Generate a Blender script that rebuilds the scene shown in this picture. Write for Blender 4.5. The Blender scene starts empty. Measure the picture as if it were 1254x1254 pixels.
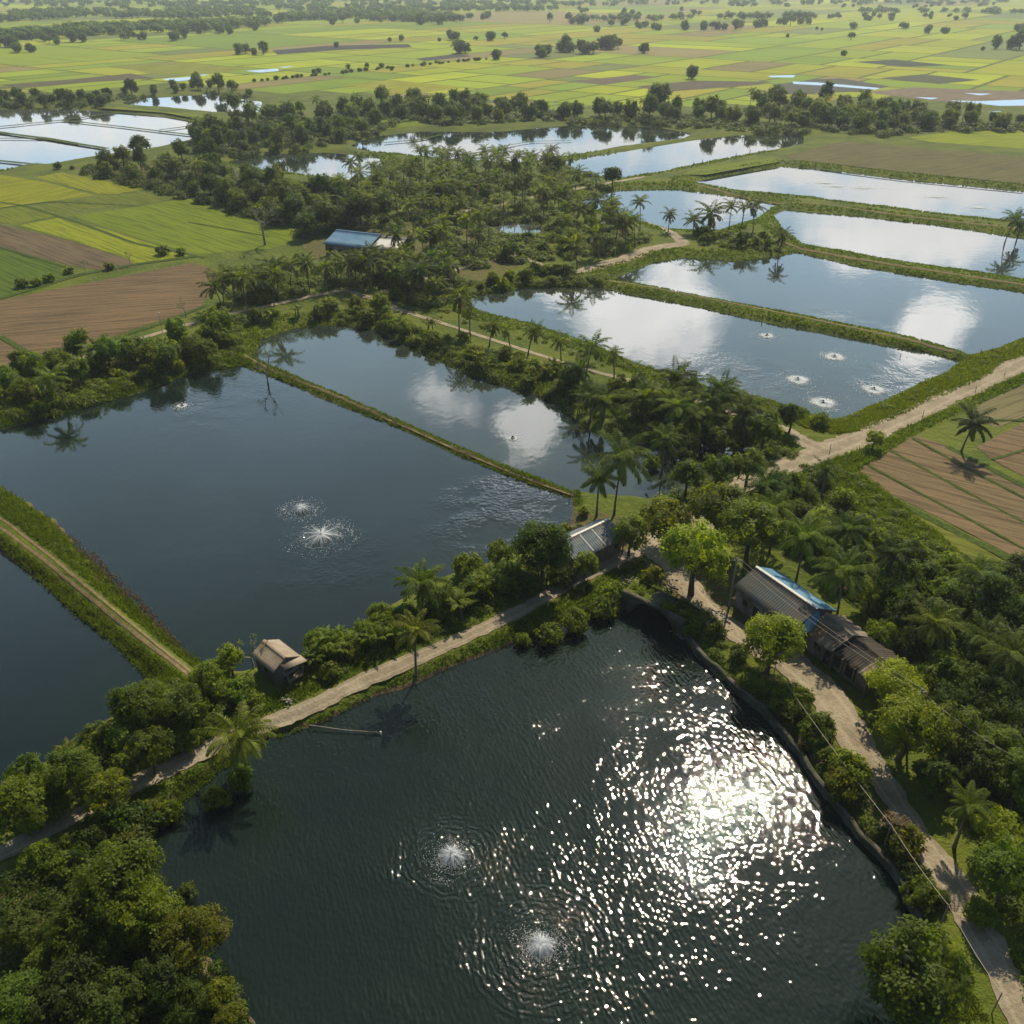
import bpy, math, random
import numpy as np
from mathutils import Vector, Matrix

rng = np.random.default_rng(11)
random.seed(11)
scene = bpy.context.scene
col = scene.collection
PI = math.pi

# ------------------------------------------------------------------ camera geometry (1254 px photo)
H = 70.0
FPX = 627 / math.tan(math.radians(30))
PITCH = math.atan((627 + 35) / FPX)
LAND = 1.2                                   # height of the banks over the water


def ray(px, py):
    x = (px - 627) / FPX
    y = (627 - py) / FPX
    c, s = math.cos(PITCH), math.sin(PITCH)
    return np.array((x, c + y * s, -s + y * c))


def G(px, py, z=LAND):
    d = ray(px, py)
    t = (z - H) / d[2]
    return np.array((d[0] * t, d[1] * t))


def GP(pts, z=LAND):
    return np.array([G(p[0], p[1], z) for p in pts])


def proj(x, y, z):
    c, s = math.cos(PITCH), math.sin(PITCH)
    zz = z - H
    f = y * c - zz * s
    u = y * s + zz * c
    return 627 + FPX * x / f, 627 - FPX * u / f


def sdir(px, py):
    """direction of the sky that a flat water surface mirrors at this point of the photo"""
    d = ray(px, py)
    d = d / np.linalg.norm(d)
    return math.atan2(d[0], d[1]), math.asin(-d[2])


# ------------------------------------------------------------------ mesh helpers
def np_mesh(name, V, Q=None, T=None, mats=(), midx=None, smooth=False):
    me = bpy.data.meshes.new(name)
    V = np.asarray(V, dtype=np.float32)
    Q = np.zeros((0, 4), np.int32) if Q is None else np.asarray(Q, np.int32).reshape(-1, 4)
    T = np.zeros((0, 3), np.int32) if T is None else np.asarray(T, np.int32).reshape(-1, 3)
    me.vertices.add(len(V))
    me.vertices.foreach_set('co', V.ravel())
    loops = np.concatenate([Q.ravel(), T.ravel()])
    me.loops.add(len(loops))
    me.loops.foreach_set('vertex_index', loops)
    starts = np.concatenate([np.arange(len(Q)) * 4, len(Q) * 4 + np.arange(len(T)) * 3]).astype(np.int32)
    me.polygons.add(len(starts))
    me.polygons.foreach_set('loop_start', starts)
    for m in mats:
        me.materials.append(m)
    if midx is not None:
        me.polygons.foreach_set('material_index', np.asarray(midx, np.int32))
    if smooth:
        me.polygons.foreach_set('use_smooth', np.ones(len(starts), bool))
    me.update(calc_edges=True)
    return me


def link(name, data, parent=None, loc=(0, 0, 0), rotz=0.0):
    o = bpy.data.objects.new(name, data)
    col.objects.link(o)
    o.location = loc
    o.rotation_euler = (0, 0, rotz)
    if parent is not None:
        o.parent = parent
    return o


def tag(o, label=None, cat=None, group=None, kind=None):
    if label:
        o['label'] = label
    if cat:
        o['category'] = cat
    if group:
        o['group'] = group
    if kind:
        o['kind'] = kind
    return o


class MB:
    """collects quads and tris into one mesh"""
    def __init__(self):
        self.V, self.Q, self.T, self.n = [], [], [], 0

    def add(self, V, Q=None, T=None):
        V = np.asarray(V, float).reshape(-1, 3)
        if Q is not None and len(Q):
            self.Q.append(np.asarray(Q, int).reshape(-1, 4) + self.n)
        if T is not None and len(T):
            self.T.append(np.asarray(T, int).reshape(-1, 3) + self.n)
        self.V.append(V)
        self.n += len(V)

    def box(self, lo, hi):
        x0, y0, z0 = lo
        x1, y1, z1 = hi
        V = [(x0, y0, z0), (x1, y0, z0), (x1, y1, z0), (x0, y1, z0), (x0, y0, z1), (x1, y0, z1), (x1, y1, z1), (x0, y1, z1)]
        self.add(V, [(3, 2, 1, 0), (4, 5, 6, 7), (0, 1, 5, 4), (1, 2, 6, 5), (2, 3, 7, 6), (3, 0, 4, 7)])

    def tube(self, P, R, k=6, cap=True):
        P = np.asarray(P, float)
        n = len(P)
        R = np.broadcast_to(np.asarray(R, float), (n,))
        tan = np.gradient(P, axis=0)
        tan /= np.linalg.norm(tan, axis=1)[:, None] + 1e-9
        ref = np.array((0.31, 0.95, 0.05)) if abs(tan[:, 2]).mean() > 0.6 else np.array((0, 0, 1.0))
        A = np.cross(tan, ref)
        A /= np.linalg.norm(A, axis=1)[:, None] + 1e-9
        B = np.cross(tan, A)
        an = np.arange(k) * 2 * PI / k
        V = P[:, None, :] + R[:, None, None] * (np.cos(an)[None, :, None] * A[:, None, :] + np.sin(an)[None, :, None] * B[:, None, :])
        V = V.reshape(-1, 3)
        i, j = np.meshgrid(np.arange(n - 1), np.arange(k), indexing='ij')
        j2 = (j + 1) % k
        Q = np.stack([i * k + j, i * k + j2, (i + 1) * k + j2, (i + 1) * k + j], -1).reshape(-1, 4)
        T = []
        if cap:
            V = np.vstack([V, P[-1] + tan[-1] * R[-1] * 0.3])
            T = [((n - 1) * k + a, (n - 1) * k + (a + 1) % k, n * k) for a in range(k)]
        self.add(V, Q, T)

    def leaves(self, P, D, N, L, W):
        """rhombus leaves from base points P along D"""
        D = D / (np.linalg.norm(D, axis=1)[:, None] + 1e-9)
        S = np.cross(D, N)
        S /= np.linalg.norm(S, axis=1)[:, None] + 1e-9
        L = np.broadcast_to(np.asarray(L, float), (len(P),))[:, None]
        W = np.broadcast_to(np.asarray(W, float), (len(P),))[:, None]
        mid = P + D * L * 0.45
        drop = np.array((0, 0, -0.12)) * L
        V = np.stack([P, mid + S * W * 0.5 + drop * .3, P + D * L + drop, mid - S * W * 0.5 + drop * .3], 1).reshape(-1, 3)
        Q = np.arange(len(V)).reshape(-1, 4)
        self.add(V, Q)

    def mesh(self, name, mat, smooth=False):
        V = np.vstack(self.V)
        Q = np.vstack(self.Q) if self.Q else None
        T = np.vstack(self.T) if self.T else None
        return np_mesh(name, V, Q, T, [mat], smooth=smooth)


def unit(v):
    return v / (np.linalg.norm(v, axis=-1, keepdims=True) + 1e-9)


# ------------------------------------------------------------------ node helpers
def new_mat(name):
    m = bpy.data.materials.new(name)
    m.use_nodes = True
    nt = m.node_tree
    nt.nodes.clear()
    out = nt.nodes.new('ShaderNodeOutputMaterial')
    return m, nt, out


def N(nt, typ, **kw):
    n = nt.nodes.new(typ)
    for k, v in kw.items():
        if k in n.inputs:
            n.inputs[k].default_value = v
        else:
            setattr(n, k, v)
    return n


def inp(nt, sock, v):
    if isinstance(v, bpy.types.NodeSocket):
        nt.links.new(v, sock)
    else:
        sock.default_value = v


def math_(nt, op, a, b=0.0, c=None):
    n = nt.nodes.new('ShaderNodeMath')
    n.operation = op
    inp(nt, n.inputs[0], a)
    inp(nt, n.inputs[1], b)
    if c is not None:
        inp(nt, n.inputs[2], c)
    return n.outputs[0]


def vmath(nt, op, a, b=(0, 0, 0)):
    n = nt.nodes.new('ShaderNodeVectorMath')
    n.operation = op
    inp(nt, n.inputs[0], a)
    if op == 'SCALE':
        inp(nt, n.inputs['Scale'], b)
    else:
        inp(nt, n.inputs[1], b)
    return n.outputs['Value'] if op in ('LENGTH', 'DOT_PRODUCT') else n.outputs[0]


def mix(nt, f, a, b, typ='MIX'):
    n = nt.nodes.new('ShaderNodeMix')
    n.data_type = 'RGBA'
    n.blend_type = typ
    inp(nt, n.inputs[0], f)
    inp(nt, n.inputs[6], a)
    inp(nt, n.inputs[7], b)
    return n.outputs[2]


def sstep(nt, x, lo, hi, a=0.0, b=1.0):
    n = nt.nodes.new('ShaderNodeMapRange')
    n.interpolation_type = 'SMOOTHSTEP'
    inp(nt, n.inputs[0], x)
    n.inputs[1].default_value = lo
    n.inputs[2].default_value = hi
    n.inputs[3].default_value = a
    n.inputs[4].default_value = b
    return n.outputs[0]


def noise(nt, vec, scale, detail=3.0, rough=0.55, dist=0.0, out=0):
    n = N(nt, 'ShaderNodeTexNoise', Scale=scale, Detail=detail, Roughness=rough, Distortion=dist)
    nt.links.new(vec, n.inputs['Vector'])
    return n.outputs[out]


def pos(nt):
    return nt.nodes.new('ShaderNodeNewGeometry').outputs['Position']


def objco(nt):
    return nt.nodes.new('ShaderNodeTexCoord').outputs['Object']


def mapping(nt, vec, scale=(1, 1, 1), rotz=0.0):
    if rotz:
        n = nt.nodes.new('ShaderNodeMapping')
        nt.links.new(vec, n.inputs[0])
        n.inputs['Rotation'].default_value = (0, 0, rotz)
        vec = n.outputs[0]
    return vmath(nt, 'MULTIPLY', vec, scale)


def principled(nt, out, color, rough=0.8, spec=0.3, **kw):
    b = nt.nodes.new('ShaderNodeBsdfPrincipled')
    inp(nt, b.inputs['Base Color'], color)
    inp(nt, b.inputs['Roughness'], rough)
    inp(nt, b.inputs['Specular IOR Level'], spec)
    for k, v in kw.items():
        inp(nt, b.inputs[k], v)
    nt.links.new(b.outputs[0], out.inputs['Surface'])
    return b


def bump(nt, h, dist=1.0, strength=1.0):
    n = nt.nodes.new('ShaderNodeBump')
    n.inputs['Distance'].default_value = dist
    n.inputs['Strength'].default_value = strength
    nt.links.new(h, n.inputs['Height'])
    return n.outputs[0]


# ------------------------------------------------------------------ materials
def mat_ground():
    m, nt, out = new_mat('ground_grass')
    p = pos(nt)
    n1 = noise(nt, p, 0.09, 4)
    n2 = noise(nt, p, 0.9, 4)
    n3 = noise(nt, p, 5.0, 3)
    c = mix(nt, sstep(nt, n1, .35, .65), (0.060, 0.090, 0.010, 1), (0.110, 0.135, 0.014, 1))
    c = mix(nt, sstep(nt, n2, .5, .75), c, (0.13, 0.145, 0.03, 1))
    c = mix(nt, sstep(nt, n3, .45, .8, 0, .6), c, (0.035, 0.055, 0.012, 1))
    a = N(nt, 'ShaderNodeAttribute', attribute_name='dirt')
    w = math_(nt, 'ADD', a.outputs['Fac'], math_(nt, 'MULTIPLY', math_(nt, 'SUBTRACT', n2, .5), 1.2))
    soil = mix(nt, n3, (0.075, 0.052, 0.030, 1), (0.15, 0.11, 0.07, 1))
    c = mix(nt, sstep(nt, w, .4, .7), c, soil)
    b = principled(nt, out, c, .95, .15)
    h = math_(nt, 'ADD', math_(nt, 'MULTIPLY', n2, .5), math_(nt, 'MULTIPLY', n3, .18))
    nt.links.new(bump(nt, h), b.inputs['Normal'])
    return m


def mat_road():
    m, nt, out = new_mat('pale_dirt')
    p = pos(nt)
    n1 = noise(nt, p, .35, 4)
    n2 = noise(nt, p, 3.0, 5, .65)
    a = N(nt, 'ShaderNodeAttribute', attribute_name='across')
    tr = math_(nt, 'ABSOLUTE', math_(nt, 'SUBTRACT', math_(nt, 'ABSOLUTE', a.outputs['Fac']), .5))
    c = mix(nt, sstep(nt, n1, .3, .7), (0.21, 0.178, 0.132, 1), (0.33, 0.285, 0.215, 1))
    c = mix(nt, sstep(nt, n2, .35, .75, 0, .55), c, (0.15, 0.12, 0.07, 1))
    c = mix(nt, sstep(nt, math_(nt, 'ADD', tr, math_(nt, 'MULTIPLY', n2, .3)), .18, .34, .4, 0), c, (0.385, 0.33, 0.245, 1))
    b = principled(nt, out, c, .95, .15)
    nt.links.new(bump(nt, n2, .12), b.inputs['Normal'])
    return m


def mat_crop():
    """paddy or soil: colour of the object, rows along its x axis"""
    m, nt, out = new_mat('crop_rows')
    oc = objco(nt)
    oi = nt.nodes.new('ShaderNodeObjectInfo')
    p = pos(nt)
    n1 = noise(nt, p, .05, 4)
    n2 = noise(nt, mapping(nt, oc, (.05, .95, 1)), 1.0, 4, .65)
    n3 = noise(nt, p, .8, 5, .65)
    c = mix(nt, sstep(nt, n1, .3, .7, 0, .4), oi.outputs['Color'], mix(nt, 1.0, oi.outputs['Color'], (.62, .72, .75, 1), 'MULTIPLY'))
    c = mix(nt, sstep(nt, n2, .44, .62, 0, .75), c, mix(nt, 1.0, c, (.42, .46, .46, 1), 'MULTIPLY'))
    c = mix(nt, sstep(nt, n3, .52, .75, 0, .5), c, mix(nt, 1.0, c, (1.4, 1.35, 1.3, 1), 'MULTIPLY'))
    b = principled(nt, out, c, .95, .1)
    h = math_(nt, 'ADD', math_(nt, 'MULTIPLY', n2, .5), math_(nt, 'MULTIPLY', n3, .3))
    nt.links.new(bump(nt, h, .5), b.inputs['Normal'])
    return m


def mat_far_fields():
    m, nt, out = new_mat('far_paddies')
    a = N(nt, 'ShaderNodeAttribute', attribute_name='crop')
    p = pos(nt)
    n1 = noise(nt, p, .012, 5, .6)
    n2 = noise(nt, mapping(nt, p, (.008, .06, 1), math.radians(37)), 1.0, 3)
    c = mix(nt, sstep(nt, n1, .35, .7, 0, .5), a.outputs['Color'], mix(nt, 1.0, a.outputs['Color'], (.7, .8, .8, 1), 'MULTIPLY'))
    c = mix(nt, sstep(nt, n2, .5, .7, 0, .45), c, mix(nt, 1.0, c, (.66, .70, .7, 1), 'MULTIPLY'))
    principled(nt, out, c, .95, .1)
    return m


def mat_leaf(name, base=(0.080, 0.115, 0.006), trans=(0.250, 0.330, 0.005), tmix=.42, gloss=.20):
    m, nt, out = new_mat(name)
    oi = nt.nodes.new('ShaderNodeObjectInfo')
    ge = nt.nodes.new('ShaderNodeNewGeometry')
    v = math_(nt, 'MULTIPLY_ADD', ge.outputs['Random Per Island'], .9, .55)
    tint = mix(nt, 1.0, oi.outputs['Color'], (1, 1, 1, 1), 'MULTIPLY')
    def shade(c):
        x = mix(nt, 1.0, (*c, 1), tint, 'MULTIPLY')
        n = nt.nodes.new('ShaderNodeVectorMath')
        n.operation = 'SCALE'
        nt.links.new(x, n.inputs[0])
        nt.links.new(v, n.inputs['Scale'])
        return n.outputs[0]
    b = nt.nodes.new('ShaderNodeBsdfPrincipled')
    nt.links.new(shade(base), b.inputs['Base Color'])
    b.inputs['Roughness'].default_value = .62
    b.inputs['Specular IOR Level'].default_value = gloss
    t = nt.nodes.new('ShaderNodeBsdfTranslucent')
    nt.links.new(shade(trans), t.inputs['Color'])
    mx = nt.nodes.new('ShaderNodeMixShader')
    mx.inputs[0].default_value = tmix
    nt.links.new(b.outputs[0], mx.inputs[1])
    nt.links.new(t.outputs[0], mx.inputs[2])
    nt.links.new(mx.outputs[0], out.inputs['Surface'])
    return m


def mat_plain(name, color, rough=.85, spec=.25, var=.35, scale=3.0, bmp=0.05, stretch=(1, 1, 1), dirt=None, metal=0.0):
    m, nt, out = new_mat(name)
    oc = objco(nt)
    v = mapping(nt, oc, stretch)
    n1 = noise(nt, v, scale, 5, .6)
    n2 = noise(nt, oc, scale * .22, 3)
    dark = tuple(c * (1 - var) for c in color)
    c = mix(nt, sstep(nt, n1, .3, .7), (*dark, 1), (*color, 1))
    if dirt:
        c = mix(nt, sstep(nt, math_(nt, 'ADD', n2, math_(nt, 'MULTIPLY', n1, .35)), .58, .75), c, (*dirt, 1))
    b = principled(nt, out, c, rough, spec, Metallic=metal)
    nt.links.new(bump(nt, n1, bmp), b.inputs['Normal'])
    return m


def mat_water(name, base, waves, rings=(), rough=.045, ior=1.36, patches=()):
    """waves: list of (scale xyz, rotation, amplitude in m, detail); rings: (x, y, amplitude, reach)"""
    m, nt, out = new_mat(name)
    p = pos(nt)
    h = None
    for sc, rot, amp, det in waves:
        x = math_(nt, 'MULTIPLY', noise(nt, mapping(nt, p, sc, rot), 1.0, det, .5), amp)
        h = x if h is None else math_(nt, 'ADD', h, x)
    if waves:   # cat's-paws: the breeze ruffles some patches more than others
        gust = math_(nt, 'MULTIPLY', sstep(nt, noise(nt, p, .035, 3), .3, .7, .6, 1.2), sstep(nt, noise(nt, p, .22, 2), .25, .75, .65, 1.35))
        h = math_(nt, 'MULTIPLY', h, gust)
    for (x, y, amp, reach) in rings:
        d = vmath(nt, 'LENGTH', vmath(nt, 'MULTIPLY', vmath(nt, 'SUBTRACT', p, (x, y, 0)), (1, 1, 0)))
        wob = math_(nt, 'MULTIPLY', noise(nt, p, .9, 3), 1.3)
        w = math_(nt, 'SINE', math_(nt, 'MULTIPLY', math_(nt, 'ADD', d, wob), 2 * PI / .62))
        fall = math_(nt, 'MULTIPLY', sstep(nt, d, reach * .25, reach, 1, 0), sstep(nt, noise(nt, p, .8, 3), .38, .62))
        h = math_(nt, 'ADD', h, math_(nt, 'MULTIPLY', math_(nt, 'MULTIPLY', w, fall), amp))
    for (x, y, rad, amp) in patches:      # wind-ruffled spots on the still ponds
        d = vmath(nt, 'LENGTH', vmath(nt, 'MULTIPLY', vmath(nt, 'SUBTRACT', p, (x, y, 0)), (1, 1, 0)))
        f = math_(nt, 'MULTIPLY', sstep(nt, d, rad * .2, rad, 1, 0), sstep(nt, noise(nt, p, .18, 3), .35, .65))
        h = math_(nt, 'ADD', h, math_(nt, 'MULTIPLY', math_(nt, 'MULTIPLY', noise(nt, p, 1.5, 1.5), f), amp))
    n1 = noise(nt, p, .035, 4)
    c = mix(nt, sstep(nt, n1, .35, .7), (*base, 1), (base[0] * 1.5, base[1] * 1.4, base[2] * 1.1, 1))
    b = principled(nt, out, c, rough, .5, IOR=ior)
    if h is not None:
        nt.links.new(bump(nt, h), b.inputs['Normal'])
    return m


M = {}
M['ground'] = mat_ground()
M['road'] = mat_road()
M['crop'] = mat_crop()
M['bund_soil'] = None
M['far'] = mat_far_fields()
M['leaf'] = mat_leaf('broad_leaf')
M['palm'] = mat_leaf('palm_leaf', (0.074, 0.106, 0.008), (0.225, 0.300, 0.006), .40, .24)
M['blade'] = mat_leaf('grass_blade', (0.060, 0.094, 0.008), (0.17, 0.25, 0.006), .42, .12)
M['dry'] = mat_leaf('dry_stalk', (0.16, 0.12, 0.06), (0.2, 0.14, 0.06), .3, .2)
M['bark'] = mat_plain('bark', (0.13, 0.10, 0.075), .95, .1, .5, 6, .03, (1, 1, .25))
M['palmbark'] = mat_plain('palm_bark', (0.20, 0.17, 0.135), .95, .1, .45, 5, .02, (.3, .3, 2.5))
M['stem'] = mat_plain('green_stem', (0.10, 0.11, 0.04), .8, .2, .4, 5)
M['concrete'] = mat_plain('weathered_concrete', (0.11, 0.102, 0.085), .95, .2, .5, 1.5, .12, dirt=(.04, .045, .028))
M['stone'] = mat_plain('old_stone', (0.13, 0.12, 0.10), .95, .2, .5, 2.2, .12, dirt=(.045, .05, .03))
M['plaster'] = mat_plain('grey_plaster', (0.24, 0.235, 0.22), .9, .2, .35, 1.2, .02, dirt=(.10, .09, .075))
M['board'] = mat_plain('old_boards', (0.22, 0.185, 0.14), .9, .15, .45, 4, .03, (3, 3, .2))
M['slate_metal'] = mat_plain('dark_sheet_metal', (0.062, 0.078, 0.086), .55, .4, .35, 1.0, .0, (.3, 3, 1), dirt=(.075, .068, .06))
M['blue_metal'] = mat_plain('blue_sheet_metal', (0.095, 0.24, 0.40), .75, .25, .3, .8, .0, (.3, 3, 1), dirt=(.12, .24, .38))
M['pale_metal'] = mat_plain('pale_sheet_metal', (0.42, 0.46, 0.49), .45, .5, .3, .8, .0, (.3, 3, 1), dirt=(.30, .27, .24))
M['grey_metal'] = mat_plain('grey_sheet_metal', (0.135, 0.18, 0.215), .75, .25, .3, .9, .0, (.3, 3, 1), dirt=(.19, .19, .18))
M['rust_metal'] = mat_plain('rusty_sheet_metal', (0.20, 0.118, 0.068), .75, .3, .55, 1.1, .0, (.5, 4, 1), dirt=(.19, .165, .14))
M['darkroof'] = mat_plain('blackened_sheet_metal', (0.040, 0.037, 0.034), .8, .2, .5, 1.2, .0, (.5, 4, 1), dirt=(.055, .045, .036))
M['tan_metal'] = mat_plain('sun_bleached_sheet', (0.40, 0.33, 0.245), .7, .3, .35, 1.2, .0, (.5, 4, 1), dirt=(.23, .18, .13))
M['hole'] = mat_plain('dark_timber_and_shade', (0.03, 0.027, 0.024), .9, .2, .3)  # timber tone, also serves as painted darkness in panes and openings
M['ridge'] = mat_plain('ridge_metal', (0.50, 0.49, 0.46), .5, .5, .3)
M['pole'] = mat_plain('grey_pole', (0.30, 0.27, 0.23), .9, .2, .4, 4)
M['wire'] = mat_plain('wire', (0.42, 0.38, 0.33), .6, .4, .2)
M['white'] = mat_plain('white_paint', (0.72, 0.70, 0.66), .6, .3, .2)
M['black'] = mat_plain('black_plastic', (0.02, 0.02, 0.02), .5, .5, .2)
m_, nt_, out_ = new_mat('white_water')
b_ = nt_.nodes.new('ShaderNodeBsdfDiffuse'); b_.inputs['Color'].default_value = (.86, .91, .96, 1)
t_ = nt_.nodes.new('ShaderNodeBsdfTranslucent'); t_.inputs['Color'].default_value = (.88, .92, .97, 1)
x_ = nt_.nodes.new('ShaderNodeMixShader'); x_.inputs[0].default_value = .5
nt_.links.new(b_.outputs[0], x_.inputs[1]); nt_.links.new(t_.outputs[0], x_.inputs[2]); nt_.links.new(x_.outputs[0], out_.inputs['Surface'])
M['foam'] = m_

# ------------------------------------------------------------------ ponds (water lines traced on the photo, put down on the ground plane)
PONDS = {
 'near': [(165,1045),(200,1000),(265,945),(330,905),(385,885),(470,845),(560,810),(640,780),(700,762),(755,750),(772,735),(790,727),(812,732),(824,760),(850,800),(900,842),(950,880),(985,920),(1005,965),(1040,1010),(1080,1052),(1110,1095),(1130,1150),(1145,1200),(1150,1254),(1160,1400),(320,1400),(315,1254),(300,1210),(270,1165),(225,1135),(185,1095)],
 'large': [(-83,547),(0,600),(60,640),(110,690),(150,730),(190,770),(225,800),(258,824),(300,818),(370,802),(420,772),(470,750),(520,720),(600,690),(640,668),(700,645),(702,612),(640,590),(560,558),(500,530),(440,505),(380,480),(330,460),(297,447),(240,455),(170,480),(100,500),(0,525)],
 'second': [(318,418),(335,410),(360,402),(420,398),(465,405),(490,420),(530,440),(600,468),(650,480),(695,500),(712,525),(760,540),(820,546),(880,541),(922,546),(905,562),(850,590),(838,606),(790,612),(740,606),(703,601),(640,578),(560,545),(500,519),(440,494),(380,469),(335,449),(312,438)],
 'wide': [(577,362),(640,352),(700,351),(735,350),(760,357),(850,375),(950,395),(1050,415),(1130,430),(1176,442),(1165,456),(1100,486),(1040,511),(1012,517),(985,505),(940,490),(880,478),(830,462),(780,445),(720,420),(660,400),(600,387),(574,376)],
 'island': [(742,343),(800,322),(840,316),(900,320),(955,314),(975,309),(1050,326),(1150,342),(1254,358),(1400,380),(1400,440),(1254,416),(1225,428),(1190,436),(1168,429),(1100,411),(1000,391),(900,371),(800,352)],
 'long': [(946,262),(962,256),(1060,265),(1150,276),(1254,291),(1400,312),(1400,366),(1254,343),(1150,327),(1050,311),(985,300),(962,284)],
 'back': [(842,223),(960,203),(1000,206),(1100,218),(1254,233),(1400,251),(1400,290),(1254,273),(1150,262),(1000,243),(900,233)],
 'grove': [(700,247),(760,232),(830,231),(880,238),(940,247),(955,250),(925,268),(880,283),(820,281),(760,264),(715,256)],
 'low': [(690,197),(760,182),(845,172),(905,165),(950,164),(985,167),(985,176),(900,192),(800,212),(755,219),(705,213)],
 'upper': [(428,178),(450,170),(470,165),(520,160),(600,161),(700,153),(800,155),(850,163),(838,169),(755,180),(688,193),(640,200),(560,197),(500,190),(445,184)],
 'shaded': [(270,198),(330,188),(400,186),(465,192),(472,204),(466,216),(430,222),(380,215),(320,208)],
 'flooded': [(-90,142),(0,133),(70,133),(130,136),(200,142),(246,150),(247,164),(230,172),(195,180),(130,189),(60,201),(35,200),(0,209),(-90,222)],
 'north': [(145,125),(185,119),(250,115),(322,124),(318,138),(270,138),(200,131),(160,129)],
 'dark': [(-110,595),(-20,645),(0,668),(50,708),(100,752),(150,792),(192,835),(150,872),(100,905),(60,932),(0,968),(-110,1030)],
 'nets': [(588,277),(640,272),(672,277),(660,291),(610,291)],
}
DIKES = [  # thin earth bunds that cross a pond: (points, half width in m)
 ([(-90,160),(0,156),(75,148),(142,139)], 1.6), ([(-60,155),(0,163),(60,171),(132,183)], 2.2), ([(75,148),(150,156),(250,168)], 1.4),
 ([(195,160),(250,153)], 1.3), ([(-20,196),(50,203)], 1.6), ([(60,171),(0,170),(-60,174)], 1.2),
 ([(470,176),(512,172),(540,166)], 1.2), ([(600,183),(650,174),(700,173)], .7), ([(842,171),(700,194)], 2.2),
 ([(545,195),(590,187)], 1.4),
]
POLY = {k: GP(v, 0.0) for k, v in PONDS.items()}
DPOLY = [(GP(p, 0.0), w) for p, w in DIKES if p[0] == (842,171)]


def seg_dist(P, A, B):
    d = B - A
    t = np.clip(((P - A) @ d) / (d @ d + 1e-12), 0, 1)
    return np.linalg.norm(P - (A + t[:, None] * d), axis=1)


def sdf(P, poly):
    D = np.full(len(P), 1e9)
    ins = np.zeros(len(P), bool)
    for i in range(len(poly)):
        A, B = poly[i], poly[(i + 1) % len(poly)]
        D = np.minimum(D, seg_dist(P, A, B))
        c = (A[1] > P[:, 1]) != (B[1] > P[:, 1])
        with np.errstate(divide='ignore', invalid='ignore'):
            xx = A[0] + (P[:, 1] - A[1]) / (B[1] - A[1]) * (B[0] - A[0])
        ins ^= c & (P[:, 0] < xx)
    return np.where(ins, -D, D)


WAV = [(rng.normal(size=2) * f, rng.uniform(0, 6.28), a) for f, a in ((.11, .9), (.2, .7), (.37, .5), (.7, .35), (1.3, .22), (.06, .9), (.9, .25))]


def wob(P):
    s = 0
    for k, ph, a in WAV:
        s = s + a * np.sin(P @ k + ph)
    return s


def water_dist(P):
    """distance to the nearest water line: negative inside a pond"""
    P = np.asarray(P, float)
    D = np.full(len(P), 30.0)
    for poly in POLY.values():
        lo, hi = poly.min(0) - 25, poly.max(0) + 25
        k = np.where(((P > lo) & (P < hi)).all(1))[0]
        if len(k):
            D[k] = np.minimum(D[k], sdf(P[k], poly))
    for line, w in DPOLY:
        lo, hi = line.min(0) - 5, line.max(0) + 5
        k = np.where(((P > lo) & (P < hi)).all(1))[0]
        for i in range(len(line) - 1):
            if len(k):
                D[k] = np.maximum(D[k], w - seg_dist(P[k], line[i], line[i + 1]))
    return D


def gz(P):
    P = np.atleast_2d(np.asarray(P, float))[:, :2]
    d = water_dist(P) + wob(P) * np.clip(.55 - P[:, 1] * .0006, .15, .5)
    sl = np.clip(1.0 - P[:, 1] * .0026, .26, .85)
    z = np.clip(d * sl, -.9, None)
    z = np.where(z > .5, .5 + (LAND - .5) * (1 - np.exp(-(z - .5) / (LAND - .5))), z)
    bumpy = np.clip((d - 1) / 3, 0, 1) * np.clip(1 - P[:, 1] / 300, 0, 1)
    return np.minimum(z, LAND) - .06 * bumpy * (1 + np.sin(P[:, 0] * .7 + 1.3 * np.sin(P[:, 1] * .5)))


def gz1(p):
    return float(gz([p])[0])


def inpoly(P, poly):
    return sdf(np.asarray(P, float), poly) < 0


# ------------------------------------------------------------------ ground
def build_ground():
    ys = [-300., -150., -60., 0.]
    y = 22.
    while y < 12000:
        ys.append(y)
        foot = (y * y + H * H) / (H * 886)
        y += min(max(.5, 1.5 * foot), 900)
    ys = np.array(ys)
    u = np.linspace(-1, 1, 721)
    hw = .78 * np.abs(ys) + 90
    X = u[None, :] * hw[:, None]
    Y = np.repeat(ys[:, None], len(u), 1)
    P = np.stack([X.ravel(), Y.ravel()], 1)
    near = P[:, 1] < 1200
    z = np.full(len(P), LAND)
    z[near] = gz(P[near])
    d = np.full(len(P), 30.)
    d[near] = water_dist(P[near])
    nr, nc = X.shape
    i, j = np.meshgrid(np.arange(nr - 1), np.arange(nc - 1), indexing='ij')
    a = i * nc + j
    Q = np.stack([a, a + 1, a + nc + 1, a + nc], -1).reshape(-1, 4)
    me = np_mesh('ground', np.column_stack([P, z]), Q, None, [M['ground']], smooth=True)
    at = me.attributes.new('dirt', 'FLOAT', 'POINT')
    dirt = np.clip(1.1 - z / .45, 0, 1) * .9 * np.clip(1.4 - P[:, 1] / 200, .0, 1)
    for pl in SOIL:
        k = np.where(near)[0]
        s = sdf(P[k], pl)
        dirt[k] = np.maximum(dirt[k], np.clip(.5 - s / 6, 0, .55))
    at.data.foreach_set('value', dirt.astype(np.float32))
    g = link('ground', me)
    tag(g, kind='structure')


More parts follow.
